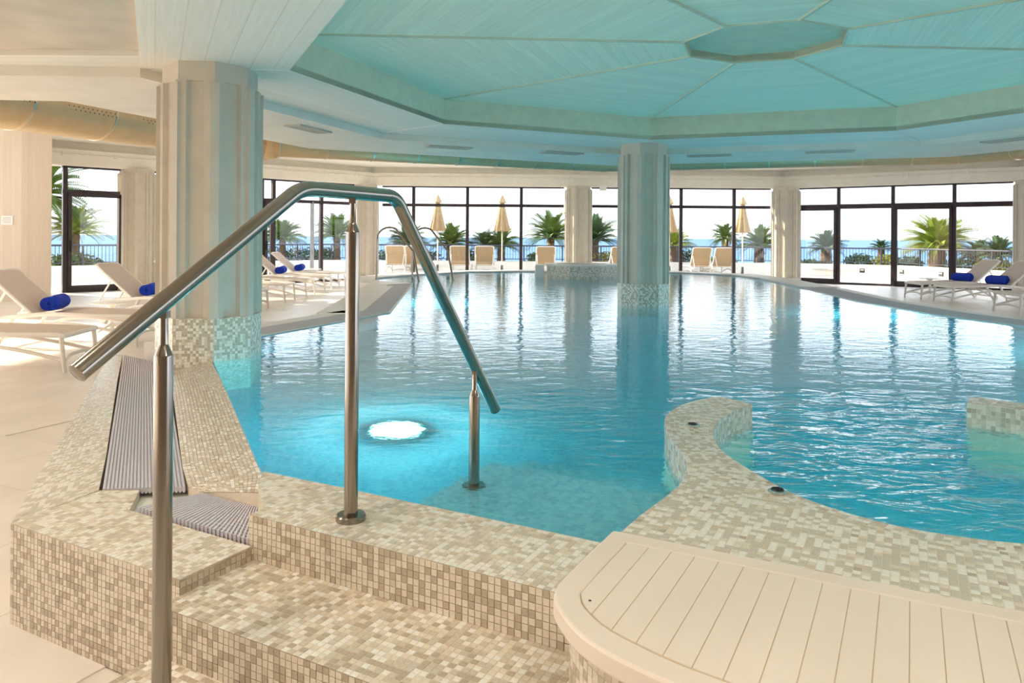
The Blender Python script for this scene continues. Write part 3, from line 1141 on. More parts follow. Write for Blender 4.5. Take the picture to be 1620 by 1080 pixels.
mz.strip([(*AB(-2.06, 1.93)[:2], 0.404), (-0.936, 2.813, 0.423)], [(*AB(-2.38, 1.945)[:2], 0.348), (-1.25, 2.90, 0.348)], WET_W, flip=False, ncross=16)
mz.finish(ikerb)


def near_grate(name, label, A0, A1, B0, B1, z, nbars, along, rods=40, rodw=0.004, th=0.022):
    """loose plastic channel grate; A0->A1 and B0->B1 are its long sides, bars run along them"""
    A0, A1, B0, B1 = [Vector((p[0], p[1], 0)) for p in (A0, A1, B0, B1)]
    t = thing(name, label, 'grate', (A0.x, A0.y, z - th))
    gap = 0.42
    for i in range(nbars):
        f0, f1 = (i + gap / 2) / nbars, (i + 1 - gap / 2) / nbars
        q = [A0.lerp(B0, f0), A1.lerp(B1, f0), A1.lerp(B1, f1), A0.lerp(B0, f1)]
        MB().prism([p[:2] for p in q], z - th, z).build('grate_bar', 'grate_plastic', t, world=True)
    m = MB()
    for k in range(rods):
        f = (k + 0.5) / rods
        p, q = A0.lerp(A1, f), B0.lerp(B1, f)
        d = (A1 - A0).normalized() * rodw
        m.prism([(p - d)[:2], (p + d)[:2], (q + d)[:2], (q - d)[:2]], z - th + 0.003, z - 0.004)
    o = m.build('cross_rods', 'grate_plastic', t, world=True); o['kind'] = 'stuff'
    return t


near_grate('channel_grate', 'long grey plastic channel grate between the two mosaic kerbs', (-1.57, 2.87), (-3.17, 6.10), (-1.262, 2.90), (-2.62, 5.66), 0.347, 22, True, rods=200, rodw=0.0035)
g2 = [AB(-2.44, 1.722), AB(-2.36, 1.935), AB(-1.846, 1.712), AB(-2.05, 1.93)]
near_grate('channel_grate', 'short loose grey channel grate lying askew behind the mosaic side block', g2[0], g2[1], g2[2], g2[3], 0.352, 30, True, rods=12, rodw=0.004)
# channel tray below the grates
m_ = MB()
m_.prism([(-1.60, 2.95), (-3.18, 6.12), (-2.6, 5.70), (-1.27, 2.98)], 0.0, 0.22)
m_.prism([AB(-2.80, 1.70)[:2], AB(-1.84, 1.69)[:2], AB(-2.05, 1.95)[:2], AB(-2.45, 2.0)[:2], AB(-2.75, 1.95)[:2]], 0.0, 0.305)
tray = tag(m_.build('channel_tray', 'tray_white'), 'white overflow channel tray showing between the two grates', 'channel')

# ---------------------------------------------------------------- spa kerb (curved wall between pool and spa)
Ep = [AB(-0.70, 1.80)[:2], (0.26, 1.939), (0.363, 2.112), (0.532, 2.372), (0.612, 2.583), (0.630, 2.75), (0.632, 2.912), (0.648, 3.12), (0.683, 3.292), (0.748, 3.439), (0.838, 3.572), (0.943, 3.67), (1.047, 3.735)]
Jp = [(1.154, 3.568), (1.020, 3.421), (0.904, 3.241), (0.835, 3.080), (0.795, 2.889), (0.789, 2.762), (0.806, 2.623), (0.839, 2.459), (0.884, 2.303), (0.962, 2.171), (1.070, 2.059), (1.175, 2.000), (1.340, 1.945), (1.62, 1.93), (2.0, 2.0)]
Es = [Vector((*p[:2], 0)) for p in smooth_poly([Vector((*p, 0)) for p in Ep], 4)]
Js = [Vector((*p[:2], 0)) for p in smooth_poly([Vector((*p, 0)) for p in Jp], 4)]
spa = thing('spa_kerb', 'curved mosaic wall parting the pool from the bubbling spa, two drains in its top', 'kerb', (0.8, 2.5, 0))
bk = [AB(1.25, 1.84)[:2]]
outline = [p[:2] for p in Es] + [p[:2] for p in Js] + bk
MB().prism([tuple(p) for p in outline], -0.3, Z_CURB).build('body', 'grout', spa, world=True)
mz = Mosaic()
# neck: rows follow the curve
iE = min(range(len(Es)), key=lambda i: (Es[i] - Vector((0.61, 2.575, 0))).length)
iJ = min(range(len(Js)), key=lambda i: (Js[i] - Vector((0.80, 2.64, 0))).length)
neckE = [Vector((p.x, p.y, Z_CURB)) for p in Es[iE:]][::-1]
neckJ = [Vector((p.x, p.y, Z_CURB)) for p in Js[:iJ + 1]]
mz.strip(neckJ, neckE, CURB_W, flip=True, ncross=10)
# border rows along the spa edge
Jw = [Vector((p.x, p.y, Z_CURB)) for p in Js[iJ:]]
off = offset([tuple(p[:2]) for p in Js[iJ:]], -0.06)
Jo = [Vector((*p, Z_CURB)) for p in off]
mz.strip(Jw, Jo, CURB_W, flip=True, ncross=3)
# broad part: straight grid
broad = [to_ab(p) for p in Es[:iE + 1]] + [to_ab(p) for p in Jo] + [to_ab(p) for p in [Vector((*bk[0], 0))]]
a0 = min(p[0] for p in broad); b0 = min(p[1] for p in broad); a1 = max(p[0] for p in broad); b1 = max(p[1] for p in broad)
regs = []
for t in tessellate_polygon([[Vector((*p, 0)) for p in broad]]):
    regs.append([(broad[i][0] - a0, broad[i][1] - b0) for i in t])
mz.grid(AB(a0, b0, Z_CURB), E1, E2, a1 - a0, b1 - b0, CURB_W, region=regs)
# side faces
mz.strip([Vector((p.x, p.y, Z_WATER - 0.10)) for p in Es], [Vector((p.x, p.y, Z_CURB)) for p in Es], [0.3, 0.2, 0.05, 0.35, 0.1], ncross=11, flip=True)
mz.strip([Vector((p.x, p.y, Z_WATER - 0.10)) for p in Js], [Vector((p.x, p.y, Z_CURB)) for p in Js], [0.25, 0.35, 0.2, 0.1, 0.1], ncross=11, flip=True)
mz.strip([Vector((*p, Z_WATER - 0.1)) for p in (Ep[-1], Jp[0])], [Vector((*p, Z_CURB)) for p in (Ep[-1], Jp[0])], [0.2, 0.3, 0.2, 0.2, 0.1], ncross=11, flip=True)
mz.finish(spa)

# the far arm of the spa wall
SC, SR = Vector((1.66, 2.86)), 0.95
arm = thing('spa_kerb', 'short mosaic wall end rising from the water across the spa opening', 'kerb', (2.4, 3.5, 0))
ang_ = [math.radians(x) for x in range(54, -46, -6)]
inn = [Vector((SC.x + SR * math.cos(a), SC.y + SR * math.sin(a), 0)) for a in ang_]
outp = [Vector((SC.x + (SR + 0.175) * math.cos(a), SC.y + (SR + 0.175) * math.sin(a), 0)) for a in ang_]
MB().prism([tuple(p[:2]) for p in inn] + [tuple(p[:2]) for p in reversed(outp)], -0.3, Z_CURB).build('body', 'grout', arm, world=True)
mz = Mosaic()
Z = lambda L, z: [Vector((p.x, p.y, z)) for p in L]
mz.strip(Z(inn, Z_CURB), Z(outp, Z_CURB), CURB_W, ncross=8)
mz.strip(Z(inn, Z_WATER - 0.1), Z(inn, Z_CURB), [0.3, 0.3, 0.3, 0.05, 0.05], ncross=9)
mz.strip(Z(outp, Z_WATER - 0.1), Z(outp, Z_CURB), [0.3, 0.3, 0.3, 0.05, 0.05], ncross=9, flip=True)
mz.strip(Z([outp[0], inn[0]], Z_WATER - 0.1), Z([outp[0], inn[0]], Z_CURB), [0.5, 0.3, 0.1, 0.1, 0], ncross=9, flip=False)
mz.finish(arm)


# drains in the spa kerb
def drain(x, y, label):
    t = thing('floor_drain', label, 'drain', (x, y, Z_CURB + 0.003))
    MB().lathe([(0.030, 0), (0.030, 0.003), (0.026, 0.006), (0.021, 0.006)], seg=24).build('rim', 'chrome', t, smooth=True)
    MB().lathe([(0.020, 0.006), (0.020, 0.0075), (0.016, 0.0085)], seg=20).build('grid', 'stainless_dark', t)
    for i in range(-2, 3):
        w = math.sqrt(0.018 ** 2 - (i * 0.007) ** 2) * 2
        MB().box((0, i * 0.007, 0.0095), (w, 0.003, 0.002)).build('slot', 'black_plastic', t)
    return t


drain(0.766, 3.14, 'small round metal drain in the narrow neck of the spa kerb')
drain(0.833, 2.325, 'small round metal drain in the broad part of the spa kerb')

# ---------------------------------------------------------------- cream bench with planks
bench = thing('pool_bench', 'cream plank bench with a rounded end on a mosaic base beside the steps', 'bench', AB(0.0, 1.5))
arc = [(-0.680, 1.835), (-0.682, 1.64), (-0.680, 1.49), (-0.664, 1.435), (-0.629, 1.388), (-0.567, 1.330), (-0.50, 1.292), (-0.434, 1.270), (-0.36, 1.252), (-0.25, 1.235), (0.0, 1.212), (0.4, 1.20), (1.3, 1.20), (1.3, 1.858)]
arc_s = arc[:2] + [(p.x, p.y) for p in smooth_poly([Vector((*p, 0)) for p in arc[2:11]], 4)] + arc[11:]
inner = [(-0.621, 1.775), (-0.622, 1.60), (-0.619, 1.475), (-0.600, 1.440), (-0.570, 1.408), (-0.509, 1.366), (-0.395, 1.326), (-0.301, 1.308), (-0.15, 1.29), (0.0, 1.275), (0.4, 1.262), (1.24, 1.262), (1.24, 1.795)]
inner_s = inner[:2] + [(p.x, p.y) for p in smooth_poly([Vector((*p, 0)) for p in inner[2:10]], 4)] + inner[10:]
m_ = MB()
m_.prism([AB(*p)[:2] for p in arc_s], Z_BENCH - 0.042, Z_BENCH, holes=[[AB(*p)[:2] for p in inner_s]])
fr = m_.build('bench_frame', 'bench_cream', bench, world=True)
bv = fr.modifiers.new('round_edge', 'BEVEL'); bv.width = 0.006; bv.segments = 2; bv.limit_method = 'ANGLE'; bv.angle_limit = math.radians(60)
MB().prism([AB(p[0] * 1.0, p[1])[:2] for p in inner_s], Z_BENCH - 0.03, Z_BENCH - 0.0022).build('plank_bed', 'bench_groove', bench, world=True)
inner_cv = inner_s if area2(inner_s) > 0 else inner_s[::-1]
a = -0.621; w_ = 0.0565
g_ = 0.0011
cxm = sum(p[0] for p in inner_s) / len(inner_s); cym = sum(p[1] for p in inner_s) / len(inner_s)
shr = [(p[0] + (0.0012 if p[0] < -0.3 else 0), p[1] + (0.0012 if p[1] < 1.6 else -0.0012)) for p in inner_cv]
while a < 1.24:
    sq = [(a + g_, 1.1), (a + w_ - g_, 1.1), (a + w_ - g_, 2.0), (a + g_, 2.0)]
    c = clip_convex(sq, shr)
    if len(c) >= 3:
        MB().prism([AB(*p)[:2] for p in c], Z_BENCH - 0.02, Z_BENCH - 0.0004).build('plank', 'bench_cream', bench, world=True)
    a += w_
s_ = AB(-0.589, 1.454, Z_BENCH - 0.001)
MB().lathe([(0.0035, 0), (0.0035, 0.0012), (0.0015, 0.0014)], c=s_, seg=10).build('screw_cap', 'black_plastic', bench, world=True)
base = [(p[0] + (0.025 if p[0] < 0 else 0), p[1] + 0.03) for p in arc_s[:-2]]
base = [(max(p[0], -0.655), p[1]) for p in base]
bpts = [AB(*p) for p in base]
MB().prism([tuple(p[:2]) for p in bpts] + [tuple(AB(1.28, 1.23)[:2]), tuple(AB(1.28, 1.83)[:2])], 0.0, Z_BENCH - 0.043).build('base', 'grout', bench, world=True)
mz = Mosaic()
mz.strip(Z(bpts, 0.0), Z(bpts, Z_BENCH - 0.043), RISER_W, flip=False, ncross=26)
mz.finish(bench)

# ---------------------------------------------------------------- stainless handrail
RA = -1.547
rail = thing('handrail', 'stainless steel handrail on three posts stepping over into the water', 'handrail', AB(RA, 1.827, Z_LEDGE))
RR = 0.0225
path = [(0.955, 1.035), (1.600, 1.462), (2.045, 1.462), (2.745, 0.600)]   # (b, z) bends of the rail


def rp(b, z):
    return AB(RA, b, z)


segs = [(path[0], path[1]), (path[1], path[2]), (path[2], path[3])]
for i, (p, q) in enumerate(segs):
    P0, P1 = rp(*p), rp(*q)
    d = (P1 - P0).normalized()
    s0 = P0 + d * (0.0 if i == 0 else 0.045); s1 = P1 - d * (0.0 if i == 2 else 0.045)
    MB().tube([s0, s1], RR, 28).build('rail_tube', 'stainless', rail, smooth=True, world=True)
    if i < 2:
        nx = segs[i + 1]
        d2 = (rp(*nx[1]) - rp(*nx[0])).normalized()
        pts = []
        a_, b_ = P1 - d * 0.046, P1 + d2 * 0.046
        for k in range(9):
            t = k / 8
            pts.append(a_ * (1 - t) ** 2 + P1 * 2 * t * (1 - t) + b_ * t ** 2)
        MB().tube(pts, RR * 1.015, 28).build('rail_elbow', 'stainless', rail, smooth=True, world=True)
        MB().tube([b_ - d2 * 0.003, b_ + d2 * 0.004], RR * 0.9, 24).build('joint_ring', 'stainless_dark', rail, world=True)
for P0, dd in ((rp(*path[0]), -1), (rp(*path[3]), 1)):
    d = ((rp(*path[1]) - rp(*path[0])) if dd < 0 else (rp(*path[3]) - rp(*path[2]))).normalized() * dd
    MB().tube([P0, P0 + d * 0.004, P0 + d * 0.006], [RR * 1.01, RR * 1.01, RR * 0.85], 24).build('end_cap', 'stainless', rail, smooth=True, world=True)
for b_, zf, ztop in ((1.158, Z_LOW, 1.165), (1.827, Z_LEDGE, 1.462), (2.575, 0.14, 0.81)):
    x, y, _ = AB(RA, b_)
    r = 0.0215
    zs = ztop - 0.125
    prof = [(r, zf + 0.012), (r, zs), (r * 0.97, zs + 0.004), (r * 0.55, zs + 0.024), (r * 0.48, zs + 0.03), (r * 0.45, ztop - RR - 0.012)]
    post = MB().lathe(prof, c=(x, y, 0), seg=28).build('post', 'stainless', rail, smooth=True, world=True)
    fl_ = MB().lathe([(0.047, zf), (0.047, zf + 0.016), (0.043, zf + 0.02), (0.024, zf + 0.021)], c=(x, y, 0), seg=32).build('base_flange', 'stainless', post, smooth=True, world=True)
    MB().box((x, y, ztop - RR - 0.004), (0.022, 0.022, 0.016)).build('saddle', 'stainless', post, world=True)

# ---------------------------------------------------------------- columns
def oct_ring(r, ph=math.radians(19), flute=None):
    """octagon outline (heading angles); with flute=(width share, depth) each face gets a shallow groove"""
    pts = []
    V = [Vector((r * math.sin(ph + k * PI / 4), r * math.cos(ph + k * PI / 4))) for k in range(8)]
    for k in range(8):
        a, b = V[k], V[(k + 1) % 8]
        if not flute:
            pts.append(a); continue
        n = ((a + b) / 2).normalized()
        pts.append(a)
        for s, e in ((0.5 - flute[0] / 2, 0), (0.5 - flute[0] / 2 + 0.05, 1), (0.5 + flute[0] / 2 - 0.05, 1), (0.5 + flute[0] / 2, 0)):
            pts.append(a.lerp(b, s) - n * (flute[1] * e))
    return [tuple(p) for p in pts][::-1]


def column(name, label, x, y, r, zb, zt, mosaic=None, plinth=None, cap=0.14, group=None, ph=math.radians(19)):
    t = thing(name, label, 'column', (x, y, zb), 0, group)
    h = zt - zb
    z0 = 0.0
    if mosaic:
        MB().prism(oct_ring(r * 1.035, ph), 0, mosaic).build('mosaic_base', 'mosaic_far', t, uv=True)
        z0 = mosaic
    if plinth:
        MB().prism(oct_ring(r * 1.08, ph), 0, plinth).build('plinth', 'column_paint', t)
        z0 = plinth
    MB().prism(oct_ring(r, ph, (0.46, r * 0.10)), z0, h - cap).build('shaft', 'column_paint', t)
    # raised corner strips
    for k in range(8):
        a = ph + k * PI / 4
        p = Vector((r * 0.985 * math.sin(a), r * 0.985 * math.cos(a)))
        MB().box((p.x, p.y, (z0 + h - cap - 0.02) / 2), (r * 0.17, r * 0.10, h - cap - z0 - 0.02), rot=Matrix.Rotation(-a, 3, 'Z')).build('corner_strip', 'column_paint', t)
    MB().prism(oct_ring(r * 0.93, ph), h - cap, h).build('cap', 'column_paint', t)
    return t


column('fluted_column', 'large fluted column standing beside the long grate at the pool corner', -2.29, 5.66, 0.362, Z_POOLFLOOR, Z_SOF, mosaic=0.73 - Z_POOLFLOOR)
column('fluted_column', 'fluted column with a mosaic foot standing in the middle of the pool water', 1.77, 10.06, 0.335, Z_POOLFLOOR, Z_SOF, mosaic=0.72 - Z_POOLFLOOR)
wc = [(-9.03, 17.95, 'fluted window column beside the first glazed door near the timber wall'),
      (-4.45, 22.55, 'fluted window column behind the row of white loungers'),
      (2.02, 22.75, 'fluted window column rising behind the small raised basin'),
      (8.35, 22.75, 'fluted window column between the umbrella windows and the open sliding door'),
      (13.42, 19.25, 'fluted window column beside the two loungers with dark towels')]
for x, y, lab in wc:
    column('window_column', lab, x, y, 0.41, 0.0, 2.89, plinth=0.55 if x == 2.02 else 0.16, cap=0.10, group='columns along the window wall')

# raised basin at the far end of the pool
bs = thing('raised_basin', 'small raised mosaic basin at the far end of the pool', 'basin', (1.62, 17.35, 0.0))
o8 = lambda r: [(r * math.sin(math.radians(22.5 + 45 * k)), r * math.cos(math.radians(22.5 + 45 * k))) for k in range(8)][::-1]
MB().prism(o8(0.86), -0.4, 0.68, holes=[o8(0.66)[::-1]]).build('basin_wall', 'mosaic_far', bs, uv=True)
MB().prism(o8(0.90), 0.68, 0.72, holes=[o8(0.62)[::-1]]).build('basin_rim', 'stone_rim', bs)
MB().prism(o8(0.65), 0.5, 0.6).build('basin_floor', 'mosaic_far', bs, uv=True)
MB().box((-0.98, -0.15, 0.2), (0.20, 0.34, 1.0)).build('spout_block', 'white_paint', bs)

# ---------------------------------------------------------------- air duct round the ceiling edge
duct = thing('air_duct', 'round brass coloured air duct running round the edge of the ceiling', 'duct', (*octv(0, 7.1), 2.4))


def duct_run(k0, k1, Ra, r0, r1, n, zc):
    p, q = Vector((*octv(k0, Ra), zc)), Vector((*octv(k1, Ra), zc))
    d = (q - p).normalized()
    for i in range(n):
        a, b = p.lerp(q, i / n), p.lerp(q, (i + 1) / n)
        ra, rb = r0 + (r1 - r0) * i / n, r0 + (r1 - r0) * (i + 1) / n
        MB().tube([a, b], [ra, rb], 28, caps=False).build('duct_section', 'duct_metal', duct, smooth=True, world=True)
        MB().tube([a - d * 0.012, a + d * 0.012], ra + 0.008, 28).build('joint_band', 'duct_band', duct, smooth=True, world=True)
        if r0 > 0.25:
            m = MB()
            side = Vector((-d.y, d.x, 0)); side = side if (Vector((0, 0, 0)) - a).dot(side) > 0 else -side
            L = (b - a).length; cnt = int(L / 0.055)
            for row, ang in ((0, math.radians(-8)), (1, math.radians(-14))):
                for j in range(cnt):
                    c = a + d * (0.03 + 0.055 * j + 0.027 * row)
                    nrm = side * math.cos(ang) + EZ * math.sin(ang)
                    c = c + nrm * ((ra + rb) / 2 + 0.001)
                    t1 = d * 0.006; t2 = nrm.cross(d).normalized() * 0.006
                    m.poly([c - t1 - t2, c + t1 - t2, c + t1 + t2, c - t1 + t2])
            if m.f:
                oo = m.build('nozzle_holes', 'black_plastic', duct, world=True, fix=False); oo['kind'] = 'stuff'


DZ = 2.66
duct_run(-1, 0, 7.45, 0.37, 0.37, 4, DZ)
duct_run(0, 1, 7.45, 0.37, 0.25, 6, DZ)
duct_run(1, 2, 7.1, 0.22, 0.19, 8, DZ)
duct_run(2, 3, 7.1, 0.19, 0.20, 8, DZ)
duct_run(3, 4, 7.1, 0.20, 0.22, 7, DZ)
for k, R0, R1, r in ((0, 7.45, 7.45, 0.375), (1, 7.45, 7.1, 0.245), (2, 7.1, 7.1, 0.195), (3, 7.1, 7.1, 0.205)):
    c = Vector((*octv(k, (R0 + R1) / 2), DZ))
    m = MB()
    m.lathe([(0.01, -r)] + [(r * math.cos(a), r * math.sin(a)) for a in [math.radians(x) for x in range(-80, 81, 16)]] + [(0.01, r)], c=c, seg=24)
    m.build('duct_elbow', 'duct_metal', duct, smooth=True, world=True)

# ceiling vents
vdat = [(-2.23, 8.16, 0, 'slotted ceiling vent over the grate behind the big column'), (-0.83, 9.73, 1, 'slotted ceiling vent between the big column and the column in the water'),
        (0.68, 10.3, 1, 'slotted ceiling vent close beside the column in the water, on the ladder side'), (2.77, 10.5, 2, 'slotted ceiling vent close beside the column in the water, on the open door side'),
        (4.23, 9.94, 2, 'slotted ceiling vent over the pool towards the open sliding door'), (5.77, 8.64, 3, 'slotted ceiling vent over the pool edge by the towel loungers')]
for x, y, k, lab in vdat:
    p, q = Vector(octv(k, 1)), Vector(octv(k + 1, 1))
    rz = math.atan2(q.y - p.y, q.x - p.x)
    t = thing('ceiling_vent', lab, 'vent', (x, y, Z_OUTC - 0.018), rz, 'air vents in the outer ceiling')
    MB().box((0, 0, 0.014), (0.54, 0.16, 0.006)).build('backing', 'vent_dark', t)
    for yy in (-0.085, 0.085):
        MB().box((0, yy, 0.009), (0.60, 0.03, 0.016)).build('frame_bar', 'vent_metal', t)
    for xx in (-0.285, 0.285):
        MB().box((xx, 0, 0.009), (0.03, 0.14, 0.016)).build('frame_bar', 'vent_metal', t)
    for i in range(5):
        MB().box((0, -0.052 + 0.026 * i, 0.007), (0.54, 0.016, 0.006)).build('slat', 'vent_metal', t)

# floodlight, sprinkler rosette and junction boxes on the lintel
t = thing('flood_light', 'small white flood light under the lintel beside the basin column', 'lamp', (2.75, 22.72, 2.86))
MB().box((0, -0.10, -0.03), (0.20, 0.06, 0.14)).build('housing', 'white_paint', t)
MB().tube([(0, 0.09, 0.06), (0, 0.0, 0.02), (0, -0.08, 0.0)], 0.015, 8).build('bracket', 'pipe_white', t)
for x, y, lab in ((1.75, 22.70, 'white junction box on the lintel over the basin column'), (10.95, 20.85, 'white junction box on the lintel over the sliding doors')):
    t = thing('junction_box', lab, 'box', (x, y, 3.02), math.atan2(-3.45, 4.8) if x > 5 else 0)
    MB().box((0, -0.03, 0.09), (0.17, 0.05, 0.17)).build('box', 'white_paint', t)
    MB().box((0, -0.06, 0.09), (0.13, 0.012, 0.13)).build('lid', 'pipe_white', t)
    MB().tube([(-0.3, -0.03, 0.05), (-0.12, -0.03, 0.09)], 0.012, 6).build('stub_pipe', 'pipe_white', t)


# ---------------------------------------------------------------- loungers, towels, side tables
def make_lounger(label, group, sling='lounger_sling', frame='lounger_frame', back=42, name='sun_lounger'):
    """local x from foot (0) to head (1.9), width along y"""
    t = thing(name, label, 'sun lounger', (0, 0, 0), 0, group)
    W = 0.34
    ba = math.radians(back)
    hx, hz = 1.22, 0.375
    bx_, bz_ = hx + 0.74 * math.cos(ba), hz + 0.74 * math.sin(ba)
    for s in (-1, 1):
        pts = [(0.0, s * W, 0.335), (0.05, s * W, 0.355), (0.5, s * W, 0.365), (0.95, s * W, 0.385), (1.22, s * W, 0.37), (1.55, s * W, 0.33), (1.78, s * W, 0.31)]
        MB().tube(smooth_poly(pts, 3), 0.024, 8).build('side_rail', frame, t, smooth=True)
        MB().tube([(0.02, s * W, 0.345), (-0.015, s * W, 0.0)], [0.024, 0.018], 8).build('leg', frame, t, smooth=True)
        MB().tube([(1.42, s * W, 0.335), (1.60, s * W, 0.0)], [0.024, 0.02], 8).build('leg', frame, t, smooth=True)
        MB().tube(smooth_poly([(-0.005, s * (W - 0.01), 0.11), (0.35, s * (W - 0.02), 0.20), (0.8, s * (W - 0.02), 0.27), (1.2, s * (W - 0.02), 0.25), (1.54, s * (W - 0.01), 0.10)], 3), 0.018, 8).build('brace', frame, t, smooth=True)
        MB().tube([(hx, s * (W - 0.015), hz + 0.01), (bx_, s * (W - 0.03), bz_)], 0.02, 8).build('back_rail', frame, t, smooth=True)
        MB().tube([(hx + 0.42 * math.cos(ba), s * (W - 0.05), hz + 0.42 * math.sin(ba)), (1.72, s * (W - 0.05), 0.33)], 0.014, 8).build('back_strut', frame, t, smooth=True)
    MB().tube([(0.0, -W, 0.345), (0.0, W, 0.345)], 0.024, 8).build('foot_bar', frame, t, smooth=True)
    MB().tube(smooth_poly([(-0.008, -W, 0.10), (0.02, -W * 0.4, 0.14), (0.02, W * 0.4, 0.14), (-0.008, W, 0.10)], 3), 0.016, 8).build('cross_bar', frame, t, smooth=True)
    MB().tube([(1.56, -W, 0.09), (1.56, W, 0.09)], 0.016, 8).build('cross_bar', frame, t, smooth=True)
    m = MB()
    for i in range(8):
        x0, x1 = 0.02 + (hx - 0.02) * i / 8, 0.02 + (hx - 0.02) * (i + 1) / 8
        zf = lambda x: 0.362 + 0.03 * math.sin(PI * min(1, x / 1.25)) * (1 if x < 1.1 else 0.8)
        a, b = zf(x0), zf(x1)
        m.poly([(x0, -W + 0.01, a), (x1, -W + 0.01, b), (x1, W - 0.01, b), (x0, W - 0.01, a)])
        m.poly([(x0, -W + 0.01, a - 0.012), (x1, -W + 0.01, b - 0.012), (x1, W - 0.01, b - 0.012), (x0, W - 0.01, a - 0.012)])
    m.build('seat_sling', sling, t, smooth=True, fix=False)
    # backrest with rounded top
    d = Vector((math.cos(ba), 0, math.sin(ba))); n = Vector((-math.sin(ba), 0, math.cos(ba)))
    prof = [(-W + 0.02, 0.0), (W - 0.02, 0.0), (W - 0.02, 0.64)] + [(W - 0.10 + 0.08 * math.cos(a), 0.66 + 0.08 * math.sin(a)) for a in [math.radians(x) for x in (0, 30, 60, 90)]] + \
           [(-W + 0.10 + 0.08 * math.cos(a), 0.66 + 0.08 * math.sin(a)) for a in [math.radians(x) for x in (90, 120, 150, 180)]] + [(-W + 0.02, 0.64)]
    O = Vector((hx, 0, hz + 0.01))
    m = MB()
    f0 = [O + d * q + Vector((0, p, 0)) + n * 0.008 for p, q in prof]; f1 = [O + d * q + Vector((0, p, 0)) - n * 0.008 for p, q in prof]
    m.poly(f0); m.poly(f1[::-1])
    for i in range(len(prof)):
        j = (i + 1) % len(prof)
        m.poly([f0[i], f0[j], f1[j], f1[i]])
    m.build('backrest', sling, t)
    rimp = [O + d * q + Vector((0, p, 0)) for p, q in prof[2:]]
    MB().tube(rimp, 0.017, 8).build('back_rim', frame, t, smooth=True)
    for s in (-1, 1):
        MB().tube([(1.62, s * (W + 0.02), 0.055), (1.62, s * (W + 0.05), 0.055)], 0.05, 14).build('wheel', frame, t)
    return t


left_rows = [(-4.33, 7.49, PI + 0.10, 'white lounger without a towel at the row end beside the mosaic kerb'),
             (-4.45, 9.15, PI + 0.03, 'white lounger with a rolled blue towel beside the empty one at the row end'),
             (-4.45, 11.45, PI, 'white lounger with a rolled blue towel standing behind the round side table'),
             (-4.48, 13.35, PI, 'white lounger half hidden behind the big fluted column'),
             (-4.50, 15.10, PI, 'white lounger without a towel, fourth from the far window column end of the row'),
             (-4.50, 16.65, PI, 'white lounger without a towel, next to the two far towel loungers'),
             (-4.50, 18.25, PI, 'white lounger with a blue towel, next to last before the window column'),
             (-4.50, 19.75, PI, 'white lounger with a blue towel, last of the row before the window column')]
G = 'white loungers in the long row beside the pool'
lo = make_lounger(left_rows[0][3], G)
lo.location = (left_rows[0][0], left_rows[0][1], 0.001); lo.rotation_euler = (0, 0, left_rows[0][2])
for x, y, r, lab in left_rows[1:]:
    dup(lo, (x, y, 0.001), r, lab, G)
for x, y, r, lab in ((9.1, 16.9, 0.0, 'white lounger with a dark blue towel, by the sliding door'), (9.12, 15.76, 0.0, 'white lounger with a dark blue towel, in front of the one by the sliding door'),
                     (9.1, 13.7, 0.05, 'white lounger without a towel beyond the overflow grate, beside the towel loungers')):
    dup(lo, (x, y, 0.001), r, lab, 'white loungers by the sliding doors')


def make_towel(label):
    t = thing('rolled_towel', label, 'towel', (0, 0, 0), 0, 'rolled towels on the loungers')
    # spiral cross-section in local xz, length along y
    m = MB()
    turns, n = 3.2, 70
    th = 0.020
    ins, outs = [], []
    for i in range(n + 1):
        a = 2 * PI * turns * i / n
        r = 0.012 + 0.078 * i / n
        c, s = math.cos(a) * 1.12, math.sin(a) * 0.92
        ins.append((r * c, r * s)); outs.append(((r + th) * c, (r + th) * s))
    ys = [-0.20, -0.192, -0.1, 0.0, 0.1, 0.192, 0.20]
    rng = random.Random(3)
    def P(p, y):
        k = 0.93 if abs(y) > 0.195 else 1.0
        w = 1 + 0.025 * math.sin(9 * y + 2 * p[0] * 20)
        return (p[0] * k * w, y + 0.004 * math.sin(p[0] * 90), p[1] * k * w + 0.1)
    for j in range(len(ys) - 1):
        for i in range(n):
            m.poly([P(outs[i], ys[j]), P(outs[i + 1], ys[j]), P(outs[i + 1], ys[j + 1]), P(outs[i], ys[j + 1])])
    for y in (ys[0], ys[-1]):
        for i in range(n):
            m.poly([P(ins[i], y), P(ins[i + 1], y), P(outs[i + 1], y), P(outs[i], y)])
    core = [P(p, ys[0] + 0.02) for p in ins[-24:]]
    m.poly(core); m.poly([P(p, ys[-1] - 0.02) for p in ins[-24:]])
    m.poly([P(outs[-1], ys[0]), P(ins[-1], ys[0]), P(ins[-1], ys[-1]), P(outs[-1], ys[-1])])
    m.build('towel_roll', 'towel_blue', t, smooth=True)
    return t


tw0 = make_towel('blue rolled towel on the lounger beside the empty one at the row end')
tw0.location = (-5.60, 9.15, 0.392); tw0.rotation_euler = (0, 0, 0.25)
for x, y, r, lab in ((-5.55, 11.45, 0.2, 'blue rolled towel on the lounger behind the round side table'), (-5.65, 18.25, 0.1, 'blue rolled towel on the lounger second from the row end'),
                     (-5.62, 19.75, 0.1, 'blue rolled towel on the lounger at the far row end'), (10.2, 16.9, 0.35, 'dark blue rolled towel on the lounger by the sliding door'),
                     (10.25, 15.76, 0.45, 'dark blue rolled towel on the lounger in front of the sliding door one')):
    dup(tw0, (x, y, 0.392), r, lab)


